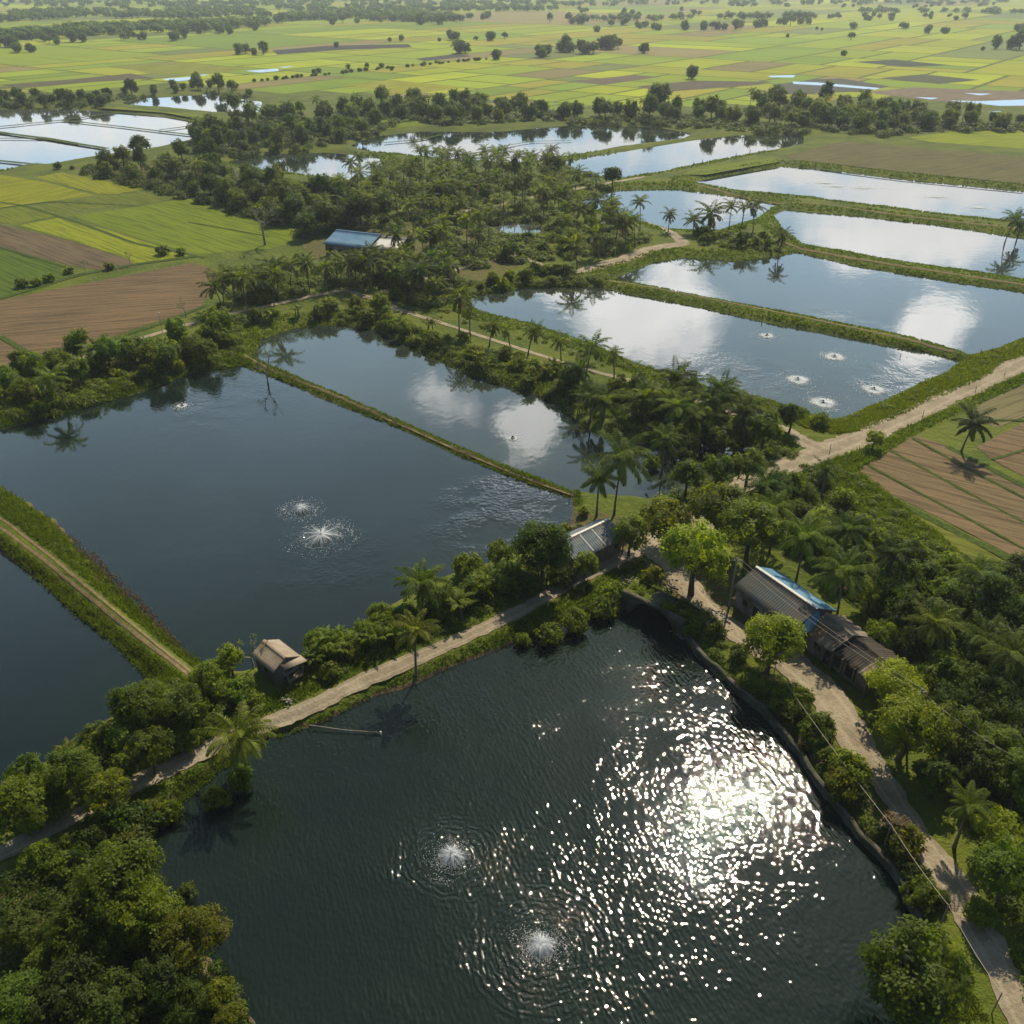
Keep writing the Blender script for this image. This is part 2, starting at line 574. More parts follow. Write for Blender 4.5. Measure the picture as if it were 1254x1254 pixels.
def strip(name, px, width, mat, zoff=.06, step=.6, smooth_it=3, widths=None, z0=LAND):
    P = GP(px, z0)
    seg = np.r_[0, np.cumsum(np.linalg.norm(np.diff(P, axis=0), axis=1))]
    n = max(8, int(seg[-1] / step))
    t = np.linspace(0, seg[-1], n)
    C = np.stack([np.interp(t, seg, P[:, k]) for k in (0, 1)], 1)
    for _ in range(int(6 / step) if smooth_it else 0):
        C[1:-1] = .25 * C[:-2] + .5 * C[1:-1] + .25 * C[2:]
    T = unit(np.gradient(C, axis=0))
    S = np.stack([-T[:, 1], T[:, 0]], 1)
    W = width * np.ones(n) if widths is None else np.interp(t, seg, widths)
    U = np.linspace(-1, 1, 7)
    def edge():
        e = rng.normal(size=n)
        e2 = np.convolve(rng.normal(size=n + 8), np.ones(9) / 3, 'valid')
        return 1 + .06 * e + .10 * e2
    l, r = edge(), edge()
    V = []
    for u in U:
        e = np.where(u < 0, l, r)
        V.append(C + S * (u * W * .5 * e)[:, None])
    V = np.stack(V, 1).reshape(-1, 2)
    z = np.maximum(gz(V), .25)
    z = z.reshape(n, 7)
    z = np.maximum(z, z.mean(1, keepdims=True) - .15) + zoff
    i, j = np.meshgrid(np.arange(n - 1), np.arange(6), indexing='ij')
    a = i * 7 + j
    Q = np.stack([a, a + 1, a + 8, a + 7], -1).reshape(-1, 4)
    me = np_mesh(name, np.column_stack([V, z.ravel()]), Q[:, ::-1], None, [mat], smooth=True)
    at = me.attributes.new('across', 'FLOAT', 'POINT')
    at.data.foreach_set('value', np.tile(U, n).astype(np.float32))
    o = link(name, me)
    tag(o, kind='structure')
    return C


def ngon(name, P, z, mat, color=None, rot=0.0):
    c = P.mean(0)
    co, si = math.cos(-rot), math.sin(-rot)
    L = [((p[0] - c[0]) * co - (p[1] - c[1]) * si, (p[0] - c[0]) * si + (p[1] - c[1]) * co, 0) for p in P]
    area = sum(P[i][0] * P[(i + 1) % len(P)][1] - P[(i + 1) % len(P)][0] * P[i][1] for i in range(len(P)))
    idx = list(range(len(P))) if area > 0 else list(range(len(P)))[::-1]
    me = bpy.data.meshes.new(name)
    me.from_pydata(L, [], [idx])
    me.materials.append(mat)
    o = link(name, me, None, (c[0], c[1], z), rot)
    if color:
        o.color = (*color, 1)
    return o


SOIL = []
# cloud-free list of grove floors: bare, littered soil under the trees (photo pixels)
for pl in ([(0,455),(130,430),(290,400),(290,430),(100,470),(0,500)], [(1060,800),(1254,690),(1300,1000),(1180,960),(1100,880)], [(930,880),(985,860),(1120,1060),(1090,1060)],
           [(700,620),(800,640),(900,700),(1000,780),(980,830),(880,780),(800,710),(700,680)], [(370,300),(560,240),(700,280),(600,350),(430,360)], [(0,1070),(170,1060),(260,1180),(280,1254),(0,1254)],
           [(90,205),(250,200),(460,240),(440,280),(300,262)]):
    SOIL.append(GP(pl))
build_ground()

# water: one sheet per pond
A1, A2 = G(553, 1049, 0), G(662, 1159, 0)
B1_, B2_ = G(368, 624, 0), G(393, 657, 0)
rot_w = math.radians(-24)
rot_s = math.radians(82)
W_RUF = mat_water('ruffled_water', (.007, .013, .012), [((.9, 3.2, 1), rot_s - .2, .050, .5), ((2.4, 2.1, 1), .9, .047, .3), ((.3, .6, 1), rot_s + .6, .050, .5), ((1.7, 5.0, 1), rot_s - .35, .008, 0.0)],
                  [(A1[0], A1[1], .034, 7.5), (A2[0], A2[1], .036, 9.0)], rough=.02, ior=1.36)
W_DARK = mat_water('dark_still_water', (.006, .012, .012), [((1.1, .6, 1), rot_w, .015, 2.0), ((.3, .2, 1), .4, .012, 2.0)],
                   [(B1_[0], B1_[1], .02, 4.5), (B2_[0], B2_[1], .024, 6.5)], rough=.04, ior=1.5, patches=[(*G(620, 632, 0), 17, .16), (*G(270, 482, 0), 22, .06), (*G(415, 690, 0), 14, .05)])
W_CALM = mat_water('calm_water', (.018, .026, .024), [((.9, .5, 1), .3, .006, 2.0), ((.25, .14, 1), .4, .010, 2.0)], rough=.04, ior=1.5, patches=[(*G(905, 462, 0), 18, .13), (*G(1090, 470, 0), 16, .09), (*G(1020, 395, 0), 16, .06)])
W_PALE = mat_water('shallow_water', (.05, .06, .06), [((.5, .3, 1), .3, .008, 2.0)], rough=.05, ior=1.5)
wm = {'near': W_RUF, 'large': W_DARK, 'dark': W_DARK, 'flooded': W_PALE, 'upper': W_CALM, 'nets': W_PALE}
for k, (nm, poly) in enumerate(POLY.items()):
    c = poly
    nxt, prv = np.roll(c, -1, 0), np.roll(c, 1, 0)
    area = .5 * np.sum(c[:, 0] * nxt[:, 1] - nxt[:, 0] * c[:, 1])
    t1, t2 = unit(c - prv), unit(nxt - c)
    nn = unit(np.stack([t1[:, 1] + t2[:, 1], -(t1[:, 0] + t2[:, 0])], 1)) * (1 if area > 0 else -1)
    ex = 1.5 if nm not in ('nets',) else 1.0
    o = ngon('water', c + nn * ex, -.012 * (k + 1), wm.get(nm, W_CALM))
    tag(o, kind='structure')

# ------------------------------------------------------------------ roads and tracks
M['bund_soil'] = mat_plain('bund_soil', (.20, .155, .085), .95, .1, .4, 1.5, .05)
ROADS = []
def road(name, *a, **k):
    ROADS.append(strip(name, *a, **k))

road('dirt_road', [(-60,1075),(0,1046),(60,1015),(150,968),(230,928),(290,898),(340,880),(400,855),(450,830),(520,800),(600,766),(680,724),(740,694),(785,672),(815,668)], 2.1, M['road'], .07)
road('dirt_road', [(775,655),(800,670),(822,690),(848,725),(880,762),(915,785),(960,806),(1000,838),(1035,880),(1060,922),(1095,980),(1135,1040),(1178,1100),(1215,1165),(1250,1235),(1285,1310)], 3.0, M['road'], .085,
     widths=[3.5,5,4.6,3.6,3.4,3.8,4.4,4.4,4.0,3.2,2.8,2.7,2.8,3.0,3.0,3.0])
road('dirt_road', [(800,672),(850,640),(900,600),(950,577),(1000,556),(1060,533),(1120,505),(1254,444),(1400,376),(1500,330)], 5.2, M['road'], .06)
road('dirt_track', [(1010,552),(985,540),(960,524),(905,509),(850,489),(780,468),(700,448),(600,415),(540,395),(490,380),(465,368),(420,355),(350,370),(270,386),(190,409),(130,430),(60,452),(-60,480)], 2.4, M['road'], .07,
     widths=[4,3.5,2.4,1.4,1.1,1.2,1.2,1.1,1.4,1.8,2,2,1.8,1.8,1.8,1.8,1.8,1.8])
road('dirt_track', [(460,360),(540,335),(590,322),(630,312),(680,330),(708,333),(760,318),(800,304),(838,298),(812,276),(790,268)], 2.6, M['road'], .05, widths=[1.8,1.6,1.6,1.6,2,3.5,5,5,4,2,1.5])
road('dirt_track', [(545,263),(617,250),(660,240),(700,232),(745,224),(790,216)], 2.4, M['road'], .05)
road('field_track', [(-30,630),(0,637),(60,683),(130,741),(190,790),(238,829)], .38, M['bund_soil'], .05, z0=.5)
road('field_track', [(-30,640),(0,648),(60,693),(130,750),(190,798),(235,833)], .42, M['bund_soil'], .04, z0=.5)
road('field_track', [(300,438),(330,453),(380,474),(440,499),(500,524),(560,551),(640,584),(703,607)], .5, M['bund_soil'], .05, z0=.3)
road('field_track', [(745,347),(800,356),(900,376),(1000,396),(1100,417),(1168,434)], .7, M['bund_soil'], .05, z0=.3)
road('field_track', [(846,224),(920,240),(960,247),(1010,250),(1100,262),(1254,280)], 1.0, M['bund_soil'], .05)
road('field_track', [(930,292),(980,306),(1050,320),(1150,336),(1254,352)], 1.0, M['bund_soil'], .05, z0=.3)

# ------------------------------------------------------------------ fields
YG, BG, DG, OL, BR, BR2, TAN, GY = (.20,.225,.022), (.125,.20,.018), (.05,.085,.015), (.15,.165,.03), (.15,.102,.057), (.125,.092,.055), (.22,.16,.10), (.10,.095,.07)
FIELDS = [
 ([(-60,372),(0,368),(80,352),(167,335),(235,322),(285,337),(258,355),(245,378),(185,396),(130,415),(45,436),(0,411),(-60,395)], BR, 14),
 ([(-60,415),(0,416),(40,440),(0,449),(-60,462)], BR, 14),
 ([(-60,270),(0,275),(80,293),(152,316),(170,326),(130,332),(85,325),(0,302),(-60,290)], BR2, -40),
 ([(-60,293),(0,305),(80,328),(95,336),(40,357),(0,364),(-60,370)], (.055,.10,.014), -40),
 ([(24,276),(75,266),(140,284),(205,305),(236,313),(165,323),(150,314),(80,292)], (.15,.20,.014), -42),
 ([(-60,208),(0,214),(60,224),(116,239),(30,251),(0,255),(-60,262)], (.155,.19,.012), 60),
 ([(0,258),(28,253),(72,264),(20,274),(-60,266),(-60,263)], (.10,.14,.02), -42),
 ([(45,217),(75,211),(130,222),(182,231),(140,238),(120,237),(65,223)], (.145,.18,.016), -45),
 ([(122,241),(200,233),(235,240),(166,252),(100,256),(85,262),(34,253)], (.085,.12,.022), -42),
 ([(88,264),(166,254),(236,241),(300,254),(362,282),(357,298),(330,305),(240,312),(205,303),(140,282)], (.10,.155,.014), -42),
 ([(962,190),(1032,173),(1140,182),(1254,192),(1400,204),(1400,243),(1254,225.5),(1100,210),(1005,199),(970,196)], (.115,.105,.04), 30),
 ([(1112,168),(1180,160),(1290,160),(1290,184),(1254,182),(1140,174)], (.15,.21,.02), 20),
 ([(850,207),(900,199),(945,193),(955,198),(865,214),(835,214)], (.10,.15,.02), 20),
 ([(1042,580),(1090,552),(1120,533),(1158,545),(1254,594),(1330,632),(1330,760),(1254,688),(1150,634),(1100,610)], (.165,.118,.066), -33),
 ([(1196,547),(1254,517),(1330,480),(1330,622),(1254,584),(1215,563)], (.155,.11,.062), -33),
 ([(1205,492),(1254,470),(1330,437),(1330,470),(1254,510),(1222,524),(1185,513)], (.16,.14,.07), 30),
 ([(1036,588),(1100,618),(1160,648),(1254,700),(1330,745),(1330,800),(1254,735),(1170,680),(1100,640)], (.10,.125,.03), -33),
 ([(425,156),(470,147),(550,144),(570,148),(510,154),(455,161)], (.11,.17,.02), 20),
 ([(118,132),(150,131),(190,136),(262,142),(240,145),(200,138)], (.11,.155,.02), -40),
]
for px, c, rot in FIELDS:
    if c[1] > c[0] * .95:
        c = (c[0] * 1.32, c[1] * 1.12, c[2] * .7)
    o = ngon('field', GP(px, LAND), LAND + .03 + .004 * rng.random(), M['crop'], c, math.radians(rot))
    tag(o, kind='structure')


def far_limit(px):
    return np.interp(px, [-800, -60, 0, 150, 250, 330, 420, 500, 640, 740, 830, 900, 1000, 1254, 2000], [110, 116, 118, 112, 108, 118, 121, 125, 135, 140, 136, 133, 130, 118, 112])


def far_fields():
    ang = math.radians(37)
    U = np.array((math.sin(ang), math.cos(ang)))
    Vv = np.array((-math.cos(ang), math.sin(ang)))
    quads, cols = [], []
    pal = [((.195,.215,.010), 5), ((.165,.215,.010), 6), ((.125,.180,.014), 4), ((.195,.185,.016), 3), ((.155,.13,.05), 1.2), ((.105,.13,.035), 2.5), ((.215,.25,.008), 3), ((.09,.07,.05), .6)]
    pw = np.array([p[1] for p in pal]); pw = pw / pw.sum()

    def visible(c):
        if c[1] < 300:
            return False, False
        px, py = proj(c[0], c[1], LAND)
        return py < far_limit(px), -600 < px < 1850

    def rec(u0, u1, v0, v1, base):
        cs = [U * a + Vv * b for a in (u0, u1) for b in (v0, v1)]
        ctr = U * (u0 + u1) / 2 + Vv * (v0 + v1) / 2
        ok = [visible(c) for c in cs + [ctr]]
        dist = np.hypot(*ctr)
        if not any(o[1] for o in ok) and dist < 2500:
            return
        if not any(o[0] for o in ok):
            return
        du, dv = u1 - u0, v1 - v0
        cross = not all(o[0] for o in ok)
        lim = max(24, .06 * dist)
        if max(du, dv) > lim * (4.2 if not cross else 1.0) or (min(du, dv) > lim * 1.1 and rng.random() < .9):
            f = rng.uniform(.35, .65)
            if du > dv * rng.uniform(.5, 3.0):
                m = u0 + du * f
                rec(u0, m, v0, v1, base); rec(m, u1, v0, v1, base)
            else:
                m = v0 + dv * f
                rec(u0, u1, v0, m, base); rec(u0, u1, m, v1, base)
            return
        if cross:
            return
        g = .6 + dist * .0014
        p4 = [U * a + Vv * b for a, b in ((u0 + g, v0 + g), (u1 - g, v0 + g), (u1 - g, v1 - g), (u0 + g, v1 - g))]
        quads.append(p4)
        c = np.array(pal[rng.choice(len(pal), p=pw)][0]) * rng.uniform(.88, 1.1)
        cols.append(c * 1.3)

    S = 420
    for iu in range(-4, 14):
        for iv in range(-14, 14):
            rec(iu * S, iu * S + S, iv * S, iv * S + S, 0)
    V = np.array(quads).reshape(-1, 2)
    Q = np.arange(len(V)).reshape(-1, 4)
    n = Q.shape[0]
    zz = np.repeat(LAND + .05 + .01 * rng.random(n), 4)
    V3 = np.column_stack([V, zz])
    a = V3[1::4][:, :2] - V3[0::4][:, :2]
    b = V3[2::4][:, :2] - V3[0::4][:, :2]
    flip = (a[:, 0] * b[:, 1] - a[:, 1] * b[:, 0]) < 0
    Q[flip] = Q[flip][:, ::-1]
    me = np_mesh('fields', V3, Q, None, [M['far']])
    at = me.color_attributes.new('crop', 'FLOAT_COLOR', 'POINT')
    C4 = np.column_stack([np.repeat(np.array(cols), 4, 0), np.ones(len(V))])
    at.data.foreach_set('color', C4.astype(np.float32).ravel())
    tag(link('fields', me), kind='structure')


far_fields()
# single distant plots and flooded patches that stand out
for px, c, nm in [([(0,104),(90,97),(160,90),(190,96),(110,101),(20,109)], (.105,.09,.045), 0), ([(333,62),(400,56),(500,54),(505,58),(420,61),(340,67)], (.05,.045,.04), 0),
              ([(508,72),(560,66),(578,69),(520,75)], (.055,.055,.045), 0), ([(694,100),(775,92),(810,94),(740,104)], (.13,.10,.065), 0), ([(780,106),(850,99),(945,100),(930,104),(810,113)], (.10,.085,.055), 0),
              ([(1045,76),(1095,73),(1165,80),(1110,82)], (.05,.06,.035), 0), ([(945,104),(1000,97),(1030,96),(1090,106),(1060,112),(960,116)], (.085,.085,.07), 0),
              ([(1075,96),(1130,91),(1200,98),(1150,103)], (.075,.085,.04), 0), ([(1058,113),(1120,107),(1254,112),(1330,117),(1330,135),(1200,128),(1120,121)], (.19,.145,.10), 0),
              ([(150,82),(220,76),(310,84),(240,93),(180,90)], (.20,.215,.02), 0), ([(420,104),(480,98),(570,107),(500,116)], (.25,.25,.018), 0)]:
    tag(ngon('field', GP(px), LAND + .075 + .006 * rng.random(), M['crop'], c, math.radians(37)), kind='structure')
for px in ([(198,97),(236,94),(238,98),(212,100)], [(300,87),(340,84),(342,87),(320,89)], [(340,82),(362,81),(350,83)], [(970,100),(1000,101),(1078,108),(1072,110),(1010,105),(972,103)],
           [(1160,123),(1200,124),(1254,122),(1290,124),(1290,129),(1225,130)], [(940,93),(974,92),(972,95),(945,95)], [(1180,114),(1215,115),(1200,117)], [(1120,119),(1150,120),(1140,122)], [(1210,137),(1226,136),(1224,138)], [(240,92),(256,91),(250,93)]):
    tag(ngon('water', GP(px), LAND + .1, W_PALE), kind='structure')
# bunds between the near fields
for k, (px, w) in enumerate([([(0,248),(30,252),(100,274),(165,298),(250,316)], 1.0), ([(0,255),(60,247),(166,252)], .8), ([(1040,588),(1100,616),(1160,646),(1254,694),(1320,730)], 1.0), ([(1090,552),(1160,590),(1254,640)], .5),
                 ([(1160,547),(1254,596),(1320,628)], .9), ([(0,412),(45,438)], 1.0), ([(45,438),(130,418),(200,395),(250,375)], 1.0), ([(0,366),(95,337),(165,324),(240,314)], 1.6), ([(230,272),(330,290)], .6), ([(0,303),(80,327)], .8),
                 ([(1000,203),(1100,216),(1254,231)], 1.2), ([(1205,490),(1254,468),(1320,437)], .8), ([(1190,515),(1254,515)], .5), ([(1118,537),(1190,577),(1254,610),(1330,648)], .45), ([(1064,571),(1160,622),(1254,672),(1330,715)], .4), ([(1215,563),(1254,552),(1330,520)], .4)]):
    m = M.setdefault('bund', mat_plain('bund_grass', (.06, .095, .016), .95, .1, .5, 1.5, .1))
    P = strip('field_bund', px, w * 1.3, m, .10 + .004 * k)
for k, (px, w) in enumerate(DIKES):
    if px[0] != (842,171):
        strip('pond_bund', px, w * 1.7, M['bund'], .12 + .003 * k, step=3, z0=0.0)

# ------------------------------------------------------------------ plants: meshes shared by the copies
def crown_mb(mb, ratio, seed, flat=.92, lobes=14, spread=.60, gaps=.20, low=-.45):
    """leaves of a crown of radius 1 round the origin; ratio = leaf length"""
    r = np.random.default_rng(seed)
    cs, rs = [], []
    lobes = int(lobes * 1.5)
    while len(cs) < lobes:
        d = unit(r.normal(size=3))
        if d[2] < low:
            continue
        q = d * spread * r.uniform(.75, 1.12)
        q[2] *= flat
        if all(np.linalg.norm(q - c) > .27 for c in cs) or r.random() < .12:
            cs.append(q); rs.append(r.uniform(.22, .40))
    cs.append(np.array((0, 0, .0))); rs.append(.45)
    n = int(15.0 / (.5 * ratio * ratio * .55) * .60)
    w = np.array(rs) ** 2; w = w / w.sum()
    for c, rad, ww in zip(cs, rs, w):
        k = max(6, int(n * ww))
        nc = max(4, int(9 * (rad / .4) ** 2 * (1.6 if ratio < .1 else 1)))
        cl = unit(r.normal(size=(nc, 3)) + unit(c)[None] * .6 + np.array((0, 0, .35)))
        pick = r.integers(0, nc, k)
        d = unit(cl[pick] + r.normal(size=(k, 3)) * .25)
        rr = rad * (1.04 - gaps * 2.2 * r.random(k) ** 1.5) * (.80 + .40 * r.random(nc)[pick])
        P = c + d * rr[:, None]
        P[:, 2] = np.maximum(P[:, 2], -.88)
        cd = cl[pick]
        Nn = unit(cd * .9 + d * .35 + r.normal(size=(k, 3)) * .24 + np.array((0, 0, .40)))
        tg = r.normal(size=(k, 3)) + np.array((0, 0, -.35))
        tg -= Nn * (tg * Nn).sum(1, keepdims=True)
        D = unit(unit(tg) + Nn * .25 + r.normal(size=(k, 3)) * .15)
        L = ratio * r.uniform(.7, 1.35, k)
        mb.leaves(P, D, Nn, L, L * r.uniform(.45, .65, k))
        kk = max(5, int(26 * (rad / .35) ** 2))      # oversized inner leaves, added to block sun and deepen shade inside each lobe
        d2 = unit(r.normal(size=(kk, 3)))
        P2 = c + d2 * (rad * .62 * r.random(kk) ** .4)[:, None]
        P2[:, 2] = np.maximum(P2[:, 2], -.88)
        L2 = rad * r.uniform(.5, .8, kk)
        mb.leaves(P2, unit(np.cross(d2, r.normal(size=(kk, 3)))), d2, L2, L2 * .7)
    return cs


def tree_meshes(ratio, seed, style):
    """unit tree: base at 0, crown centre at z = 1.3"""
    r = np.random.default_rng(seed + 77)
    mb = MB()
    kw = dict(round=dict(), wide=dict(flat=.72, lobes=16, spread=.66), tall=dict(flat=1.25, lobes=15), airy=dict(lobes=18, spread=.74, gaps=.26), low=dict(low=-.95, lobes=16))[style]
    zc = dict(round=1.25, wide=1.15, tall=1.5, airy=1.3, low=.92)[style]
    cs = crown_mb(mb, ratio, seed, **kw)
    for a in mb.V:
        a[:, 2] += zc
    tb = MB()
    k = 8 if ratio < .15 else 5
    top = np.array((r.normal() * .05, r.normal() * .05, zc * (.62 if ratio < .25 else .95)))
    tb.tube([(0, 0, -.15), (0.01, 0, .05), top * .5 + np.array((.02, -.02, 0)), top], [.13, .085, .065, .055], k)
    for c in cs[:7]:
        e = c * .85 + np.array((0, 0, zc))
        m = (top + e) / 2 + np.array((0, 0, -.06))
        tb.tube([top * .9, m, e], [.045, .03, .012], 5 if ratio < .15 else 3, False)
    return tb, mb


def bush_meshes(ratio, seed):
    r = np.random.default_rng(seed + 5)
    mb = MB()
    cs = crown_mb(mb, ratio, seed, flat=.8, lobes=11, spread=.62, gaps=.28, low=-.15)
    for a in mb.V:
        a[:, 2] = np.maximum(a[:, 2] + .42, .0 + .05 * r.random(len(a)))
    tb = MB()
    for c in cs[:6]:
        tb.tube([(c[0] * .15, c[1] * .15, -.12), (c[0] * .6, c[1] * .6, .3), (c[0], c[1], c[2] + .4)], [.035, .025, .01], 4, False)
    return tb, mb


def palm_meshes(lod, seed):
    """palm 8 m tall with fronds about 3.7 m long, crown mesh round its own origin"""
    r = np.random.default_rng(seed + 300)
    nf, K, wid = ((22, 22, .11), (20, 13, .26), (16, 7, .50))[lod]
    mb = MB()
    for i in range(nf):
        az = i * 2.39996 + r.normal() * .22
        f = (i + .5) / nf
        th0 = math.radians(82 - 100 * f + r.normal() * 7)
        bend = math.radians(70 + 25 * r.random() - 15 * f)
        Lr = (3.3 + .9 * r.random()) * (.78 + .3 * math.sin(PI * min(1, f + .15)))
        t = np.linspace(0, 1, K)
        th = th0 - bend * t ** 1.4
        ds = Lr / (K - 1)
        hor = np.r_[0, np.cumsum(np.cos(th[:-1]) * ds)]
        ver = np.r_[0, np.cumsum(np.sin(th[:-1]) * ds)]
        sway = r.normal() * .35 * t ** 2
        A = np.array((math.cos(az), math.sin(az), 0)); B = np.array((-math.sin(az), math.cos(az), 0))
        P = A * hor[:, None] + B * sway[:, None] + np.array((0, 0, 1)) * ver[:, None]
        T = unit(np.gradient(P, axis=0))
        if lod < 2:
            mb.tube(P, np.linspace(.05, .012, K), 3, False)
        S = unit(np.cross(T, np.array((0, 0, 1.0)) + 1e-3))
        U = np.cross(S, T)
        ln = (.28 + .60 * np.sin(PI * np.clip(t * .92 + .08, 0, 1)) ** .7) * (1 if lod < 2 else 1.1)
        for sg in (1, -1):
            for sub in ((0., .5) if lod == 0 else (0.,)):
                k0 = 2 if lod < 2 else 1
                Pp = P[k0:] - T[k0:] * ds * sub
                n = len(Pp)
                D = unit(S[k0:] * sg * .75 + T[k0:] * .6 + U[k0:] * .12 + np.array((0, 0, -.55)) + r.normal(size=(n, 3)) * .09)
                Nn = unit(U[k0:] + S[k0:] * sg * .3)
                mb.leaves(Pp, D, Nn, ln[k0:] * r.uniform(.85, 1.1, n), wid)
    db = MB()
    for i in range(int(r.integers(2, 5))):
        az = r.uniform(0, 6.28); K2 = 9
        t = np.linspace(0, 1, K2); th = math.radians(-25) - math.radians(60) * t ** .5
        hor = np.r_[0, np.cumsum(np.cos(th[:-1]))] * 2.8 / (K2 - 1); ver = np.r_[0, np.cumsum(np.sin(th[:-1]))] * 2.8 / (K2 - 1)
        A = np.array((math.cos(az), math.sin(az), 0)); B = np.array((-math.sin(az), math.cos(az), 0))
        P = A * hor[:, None] + np.array((0, 0, 1)) * ver[:, None]
        db.tube(P, np.linspace(.05, .015, K2), 3, False)
        for sg in (1, -1):
            D = unit(B * sg * .5 + np.array((0, 0, -.8)) + r.normal(size=(K2 - 2, 3)) * .2)
            db.leaves(P[2:], D, unit(A + B * sg * .3 + np.zeros((K2 - 2, 3))), r.uniform(.4, .7, K2 - 2), wid * 1.3)
    tb = MB()
    lean = r.normal(size=2) * .6
    z = np.linspace(-.4, 8, 9)
    q = (z / 8).clip(0)
    P = np.column_stack([lean[0] * q ** 1.6, lean[1] * q ** 1.6, z])
    R = np.array([.24, .19, .155, .14, .13, .125, .12, .115, .13])
    tb.tube(P, R * (1 if lod < 2 else 1.25), (7, 6, 4)[lod])
    cb = MB()
    for i in range(7):
        a = i * .9
        c = np.array((math.cos(a) * .22, math.sin(a) * .22, -.22 - .07 * (i % 2)))
        cb.tube([c + (0, 0, .13), c + (0, 0, .07), c, c + (0, 0, -.08), c + (0, 0, -.14)], [.02, .1, .125, .1, .03], 6)
    return tb, mb, cb, (P[-1, 0], P[-1, 1]), db


def banana_meshes(seed, lod):
    r = np.random.default_rng(seed + 900)
    mb, tb = MB(), MB()
    for s in range(3):
        b = r.normal(size=2) * .45 * (s > 0)
        hh = r.uniform(1.2, 2.0)
        tb.tube([(b[0], b[1], -.1), (b[0], b[1], hh * .5), (b[0], b[1], hh)], [.13, .11, .07], 6)
        for i in range(7):
            az = i * 2.4 + r.normal() * .3
            th0 = math.radians(r.uniform(40, 80)); L = r.uniform(1.5, 2.2)
            K = 9
            t = np.linspace(0, 1, K); th = th0 - math.radians(85) * t
            hor = np.r_[0, np.cumsum(np.cos(th[:-1]))] * L / (K - 1)
            ver = np.r_[0, np.cumsum(np.sin(th[:-1]))] * L / (K - 1)
            A = np.array((math.cos(az), math.sin(az), 0)); B = np.array((-math.sin(az), math.cos(az), 0))
            P = np.array((b[0], b[1], hh)) + A * hor[:, None] + np.array((0, 0, 1)) * ver[:, None]
            w = .30 * np.sin(PI * np.clip(.12 + t * .86, 0, 1)) ** .6
            for k in range(1, K - 1):     # torn blade: one slip per side and step
                for sg in (1, -1):
                    P0, P1 = P[k], P[k + 1]
                    o0, o1 = B * sg * w[k] * r.uniform(.8, 1.1) - np.array((0, 0, .10)), B * sg * w[k + 1] * r.uniform(.75, 1.05) - np.array((0, 0, .12))
                    mb.add([P0, P1 - (P1 - P0) * .08, P1 - (P1 - P0) * .12 + o1, P0 + o0], [(0, 1, 2, 3)])
    return tb, mb


def bare_tree_mb(seed, depth=5, leafy=0.0):
    r = np.random.default_rng(seed)
    tb, lf = MB(), MB()
    tips = []
    def grow(p, d, L, R, k):
        q = p + d * L * .5 + r.normal(size=3) * .04 * L
        e = q + unit(d + r.normal(size=3) * .18 + np.array((0, 0, .08))) * L * .5
        tb.tube([p, q, e], np.array([R, R * .85, R * .65]) * 1.3, 5, False)
        if k == 0:
            tips.append(e); return
        for _ in range(2 + (r.random() < .55)):
            grow(e, unit(d + r.normal(size=3) * .62 + np.array((0, 0, .12))), L * r.uniform(.62, .82), R * .62, k - 1)
    grow(np.array((0, 0, -.1)), np.array((0, 0, 1.0)), 1.0, .06, depth)
    if leafy:
        T = np.array(tips)
        T = T[r.random(len(T)) < leafy]
        T = np.repeat(T, 5, 0) + r.normal(size=(len(T) * 5, 3)) * .07
        lf.leaves(T, unit(r.normal(size=T.shape)), unit(r.normal(size=T.shape) + np.array((0, 0, 1))), .14, .07)
    return tb, lf


CACHE = {}
STYLES = ('round', 'wide', 'tall', 'airy', 'low')
RATIO = (.075, .105, .165, .27, .40)


def lod_of(rpx):
    return 0 if rpx > 34 else 1 if rpx > 19 else 2 if rpx > 10 else 3 if rpx > 5 else 4


def get_tree(lod, style, var):
    k = ('tree', lod, style, var)
    if k not in CACHE:
        tb, mb = tree_meshes(RATIO[lod], 100 * var + 13 * STYLES.index(style) + lod, style)
        if lod < 3:
            CACHE[k] = (tb.mesh('trunk', M['bark'], True), mb.mesh('crown', M['leaf']))
        else:
            V = np.vstack(tb.V + mb.V); n0 = sum(len(a) for a in tb.V)
            Q = np.vstack(tb.Q + [q + n0 for q in mb.Q])
            mi = np.r_[np.zeros(sum(len(q) for q in tb.Q)), np.ones(sum(len(q) for q in mb.Q)), np.zeros(sum(len(q) for q in tb.T))]
            CACHE[k] = (np_mesh('small_tree', V, Q, np.vstack(tb.T) if tb.T else None, [M['bark'], M['leaf']], mi),)
    return CACHE[k]


def get_bush(lod, var):
    k = ('bush', lod, var)
    if k not in CACHE:
        tb, mb = bush_meshes(RATIO[lod] * 1.25, 500 + 31 * var + lod)
        CACHE[k] = (tb.mesh('stem', M['bark'], True), mb.mesh('foliage', M['leaf']))
    return CACHE[k]


def get_palm(lod, var):
    k = ('palm', lod, var)
    if k not in CACHE:
        tb, mb, cb, off, db = palm_meshes(lod, var)
        CACHE[k] = (tb.mesh('trunk', M['palmbark'], True), mb.mesh('crown', M['palm']), cb.mesh('coconut_bunch', M['stem'], True), off, db.mesh('dead_frond', M['dry']))
    return CACHE[k]


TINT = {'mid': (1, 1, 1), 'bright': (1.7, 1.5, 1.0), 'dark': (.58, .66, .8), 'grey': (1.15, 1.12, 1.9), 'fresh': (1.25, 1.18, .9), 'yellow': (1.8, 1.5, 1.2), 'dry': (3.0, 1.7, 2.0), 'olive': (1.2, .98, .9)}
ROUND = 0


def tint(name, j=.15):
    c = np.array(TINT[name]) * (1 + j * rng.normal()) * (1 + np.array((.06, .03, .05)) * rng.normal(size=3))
    return (*np.clip(c, .2, 4), 1)


